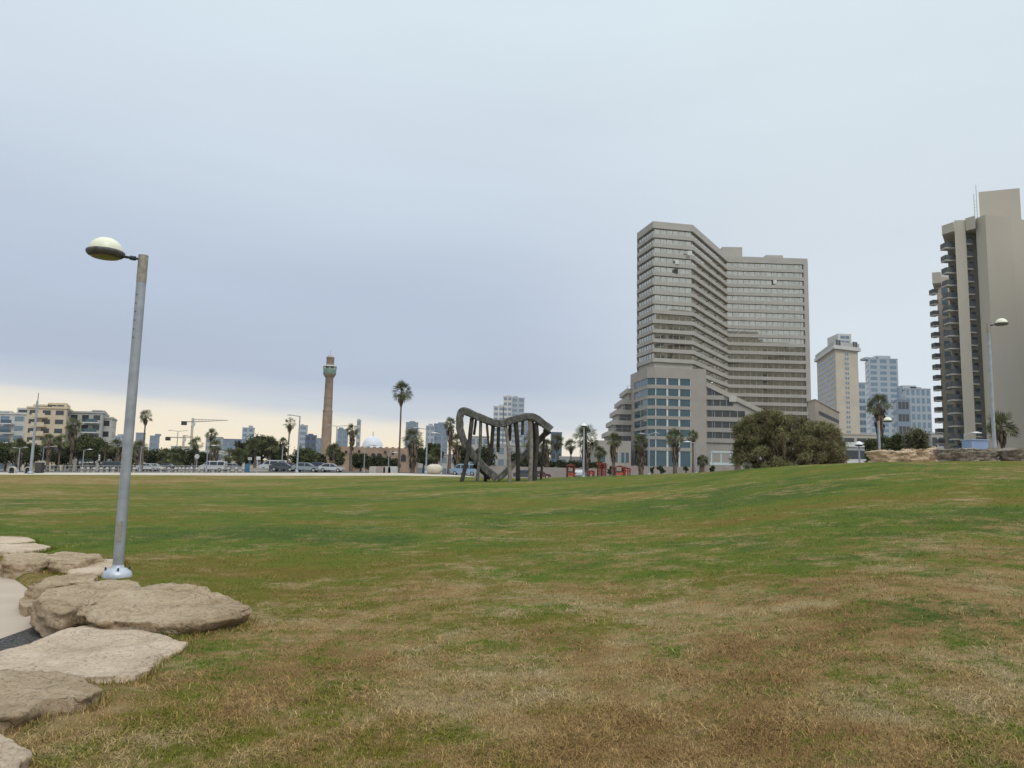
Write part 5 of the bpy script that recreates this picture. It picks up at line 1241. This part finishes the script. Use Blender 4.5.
# dark cabinet and blue sign
x = WX(39.5, 114); z = Tz(x, 114)
e = empty('utility_cabinet', (x, 114, z), 'dark upright utility cabinet right of the thick mast', 'cabinet')
MB().box((x, 114, z + .75), (1.0, .6, 1.5)).build('body', M_dark, e); MB().box((x, 114, z + 1.54), (1.1, .7, .08)).build('lid', M_greyren, e)
MB().box((x, 113.69, z + .75), (.85, .03, 1.3)).build('door', mat('cabinet_door', (.08, .07, .065), .6, .1, 3), e)
x = WX(248.5, 118); z = Tz(x, 118)
e = empty('street_sign', (x, 118, z), 'blue-posted street sign with a small panel left of the white van', 'sign')
MB().tube([(x, 118, z), (x, 118, z + 2.1)], .06, 8).build('post', mat('blue_paint', (.06, .16, .26), .5, .1, 2), e); MB().box((x + .1, 117.9, z + 2.1), (.6, .06, .4)).build('panel', M_greyren, e)
MB().box((x - .3, 118.1, z + .7), (.7, .2, 1.2)).build('case', mat('blue_paint', (.06, .16, .26)), e)
x = WX(256.5, 120); z = Tz(x, 120)
e = empty('street_sign', (x, 120, z), 'white-headed post directly left of the white van', 'sign')
MB().tube([(x, 120, z), (x, 120, z + 1.9)], .08, 8).build('post', M_conc, e); MB().box((x + .15, 120, z + 2.2), (.6, .1, .5), .3).build('panel', M_white, e)
# traffic light
x = WX(99, 124); z = Tz(x, 124)
e = empty('traffic_light', (x, 124, z), 'traffic light with stacked lamps left of the near lamp pole', 'traffic light')
MB().tube([(x, 124, z), (x, 124, z + 1.9)], .09, 8).build('post', M_dark, e); hd = MB().box((x, 123.9, z + 2.3), (.4, .3, 1.1)).build('housing', M_dark, e)
for k in range(3): MB().tube([(x, 123.72, z + 1.97 + .33 * k), (x, 123.76, z + 1.97 + .33 * k)], .14, 10).build('lens', M_white, hd)
x = WX(196, 130); z = Tz(x, 130)
e = empty('street_sign', (x, 130, z), 'round pale sign on a post under the large crane', 'sign')
MB().tube([(x, 130, z), (x, 130, z + 2.6)], .06, 8).build('post', M_greyren, e); MB().tube([(x, 129.9, z + 2.5), (x, 129.96, z + 2.5)], .4, 14).build('panel', M_offwhite, e)
# stone blocks near the mosque
for px, w_, m_, lb in ((372.7, 1.1, M_conc, 'left pale cubic stone block before the mosque shrubs'), (380.5, 1.2, mat('pink_block', (.42, .33, .29), .9, .1, 2), 'middle pinkish stone block before the mosque shrubs'), (386.6, 1.0, M_conc, 'pale stone block left of the widest one'), (392.3, 1.3, M_offwhite, 'right and widest whitish stone block before the mosque shrubs')):
    D = 112; x = WX(px, D); z = Tz(x, D); m = MB(); h = .95
    m.prism([(x - w_ / 2, D), (x + w_ / 2, D), (x + w_ / 2, D + 1), (x - w_ / 2, D + 1)], z - .1, z + h - .12)
    m.prism([(x - w_ / 2 + .1, D + .1), (x + w_ / 2 - .1, D + .1), (x + w_ / 2 - .1, D + .9), (x - w_ / 2 + .1, D + .9)], z + h - .12, z + h)
    tag(m.build('stone_block', m_, org=(x, D, z)), lb, 'stone block', 'stone blocks at the lawn edge')
# red play equipment
M_red = mat('red_paint', (.20, .03, .02), .5, .1, 2); M_or = mat('orange_panel', (.40, .08, .04), .5, .1, 2)
def playset(px, D, W_, H, kind, label):
    x = WX(px, D); z = Tz(x, D) ; e = empty('play_equipment', (x, D, z), label, 'play equipment', 'red play equipment')
    for sx in (-1, 1):
        for sy in (-1, 1): MB().tube([(x + sx * W_ / 2, D + sy * .5, z - .3), (x + sx * W_ / 2, D + sy * .5, z + H)], .05, 8).build('post', M_red, e)
    if kind == 'tower':
        MB().box((x, D, z + H * .45), (W_, 1.0, .1)).build('platform', M_dark, e); MB().box((x, D - .55, z + H * .22), (W_ * .7, .06, H * .3)).build('panel', M_or, e)
        r_ = MB(); r_.add([(x - W_ / 2 - .1, D - .6, z + H), (x + W_ / 2 + .1, D - .6, z + H), (x + W_ / 2 + .1, D + .6, z + H), (x - W_ / 2 - .1, D + .6, z + H), (x, D - .6, z + H * 1.2), (x, D + .6, z + H * 1.2)], [(0, 1, 4), (3, 5, 2), (0, 4, 5, 3), (1, 2, 5, 4), (0, 3, 2, 1)]); r_.build('roof', M_red, e)
    elif kind == 'bars':
        MB().box((x, D, z + H), (W_ + .1, 1.1, .12)).build('top_frame', M_red, e); MB().box((x, D, z + H * .5), (.16, .3, H * .95)).build('centre_column', mat('dark_red', (.10, .02, .02), .5, .1, 2), e)
        for k in range(4): MB().tube([(x - W_ / 2, D - .5, z + H * (.2 + .2 * k)), (x + W_ / 2, D - .5, z + H * (.2 + .2 * k))], .03, 6).build('rung', M_red, e)
    else:
        MB().box((x, D, z + H * .6), (W_, .5, .12)).build('seat', M_or, e); MB().tube([(x - W_ / 2, D, z + H), (x + W_ / 2, D, z + H)], .06, 8).build('crossbar', M_red, e)
playset(570.5, 60.5, .5, .85, 'tower', 'red play tower with an orange panel, leftmost of the play equipment')
playset(591, 60, .35, .42, 'low', 'low red spring seat beside the dome lamp')
playset(601.5, 60, .5, .95, 'bars', 'tall red climbing frame with a dark middle column')
playset(619, 57.5, .6, .62, 'tower', 'bright orange-red playhouse at the right of the play area')
playset(626.5, 57.5, .35, .55, 'low', 'small dark red bar just right of the orange playhouse')
# blue container at the right
a, b2 = at(971.5, 440, 36), at(988, 441, 36); z = Tz(a.x, 36)
e = empty('container', ((a.x + b2.x) / 2, 36, z), 'pale blue box behind the crest rocks left of the right lamp', 'container')
MB().box(((a.x + b2.x) / 2, 36.4, (z + a.z) / 2), (b2.x - a.x, .8, a.z - z)).build('body', mat('blue_box', (.22, .30, .46), .6, .1, 1), e)
MB().box(((a.x + b2.x) / 2, 36.4, a.z + .02), (b2.x - a.x + .06, .9, .04)).build('lid', mat('blue_lid', (.30, .38, .52), .6, .1, 1), e)

# ------------------------------------------------------------------ haze
hz = MB().box((0, 2900, 70), (14000, 14000, 146)).build('haze', []) if False else None
me = MB(); me.box((0, 0, 56), (14400, 14400, 122)); hz = me.build('haze', [], None)
hm = bpy.data.materials.new('haze_air'); hm.use_nodes = True; t = hm.node_tree; t.nodes.clear()
pv = t.nodes.new('ShaderNodeVolumePrincipled'); pv.inputs['Density'].default_value = HAZE = .00006; pv.inputs['Color'].default_value = (.86, .92, 1, 1); pv.inputs['Anisotropy'].default_value = .1
ou = t.nodes.new('ShaderNodeOutputMaterial'); t.links.new(pv.outputs[0], ou.inputs['Volume'])
hz.data.materials.append(hm); tag(hz, 'thin pale haze over the whole place', 'haze', kind='stuff')
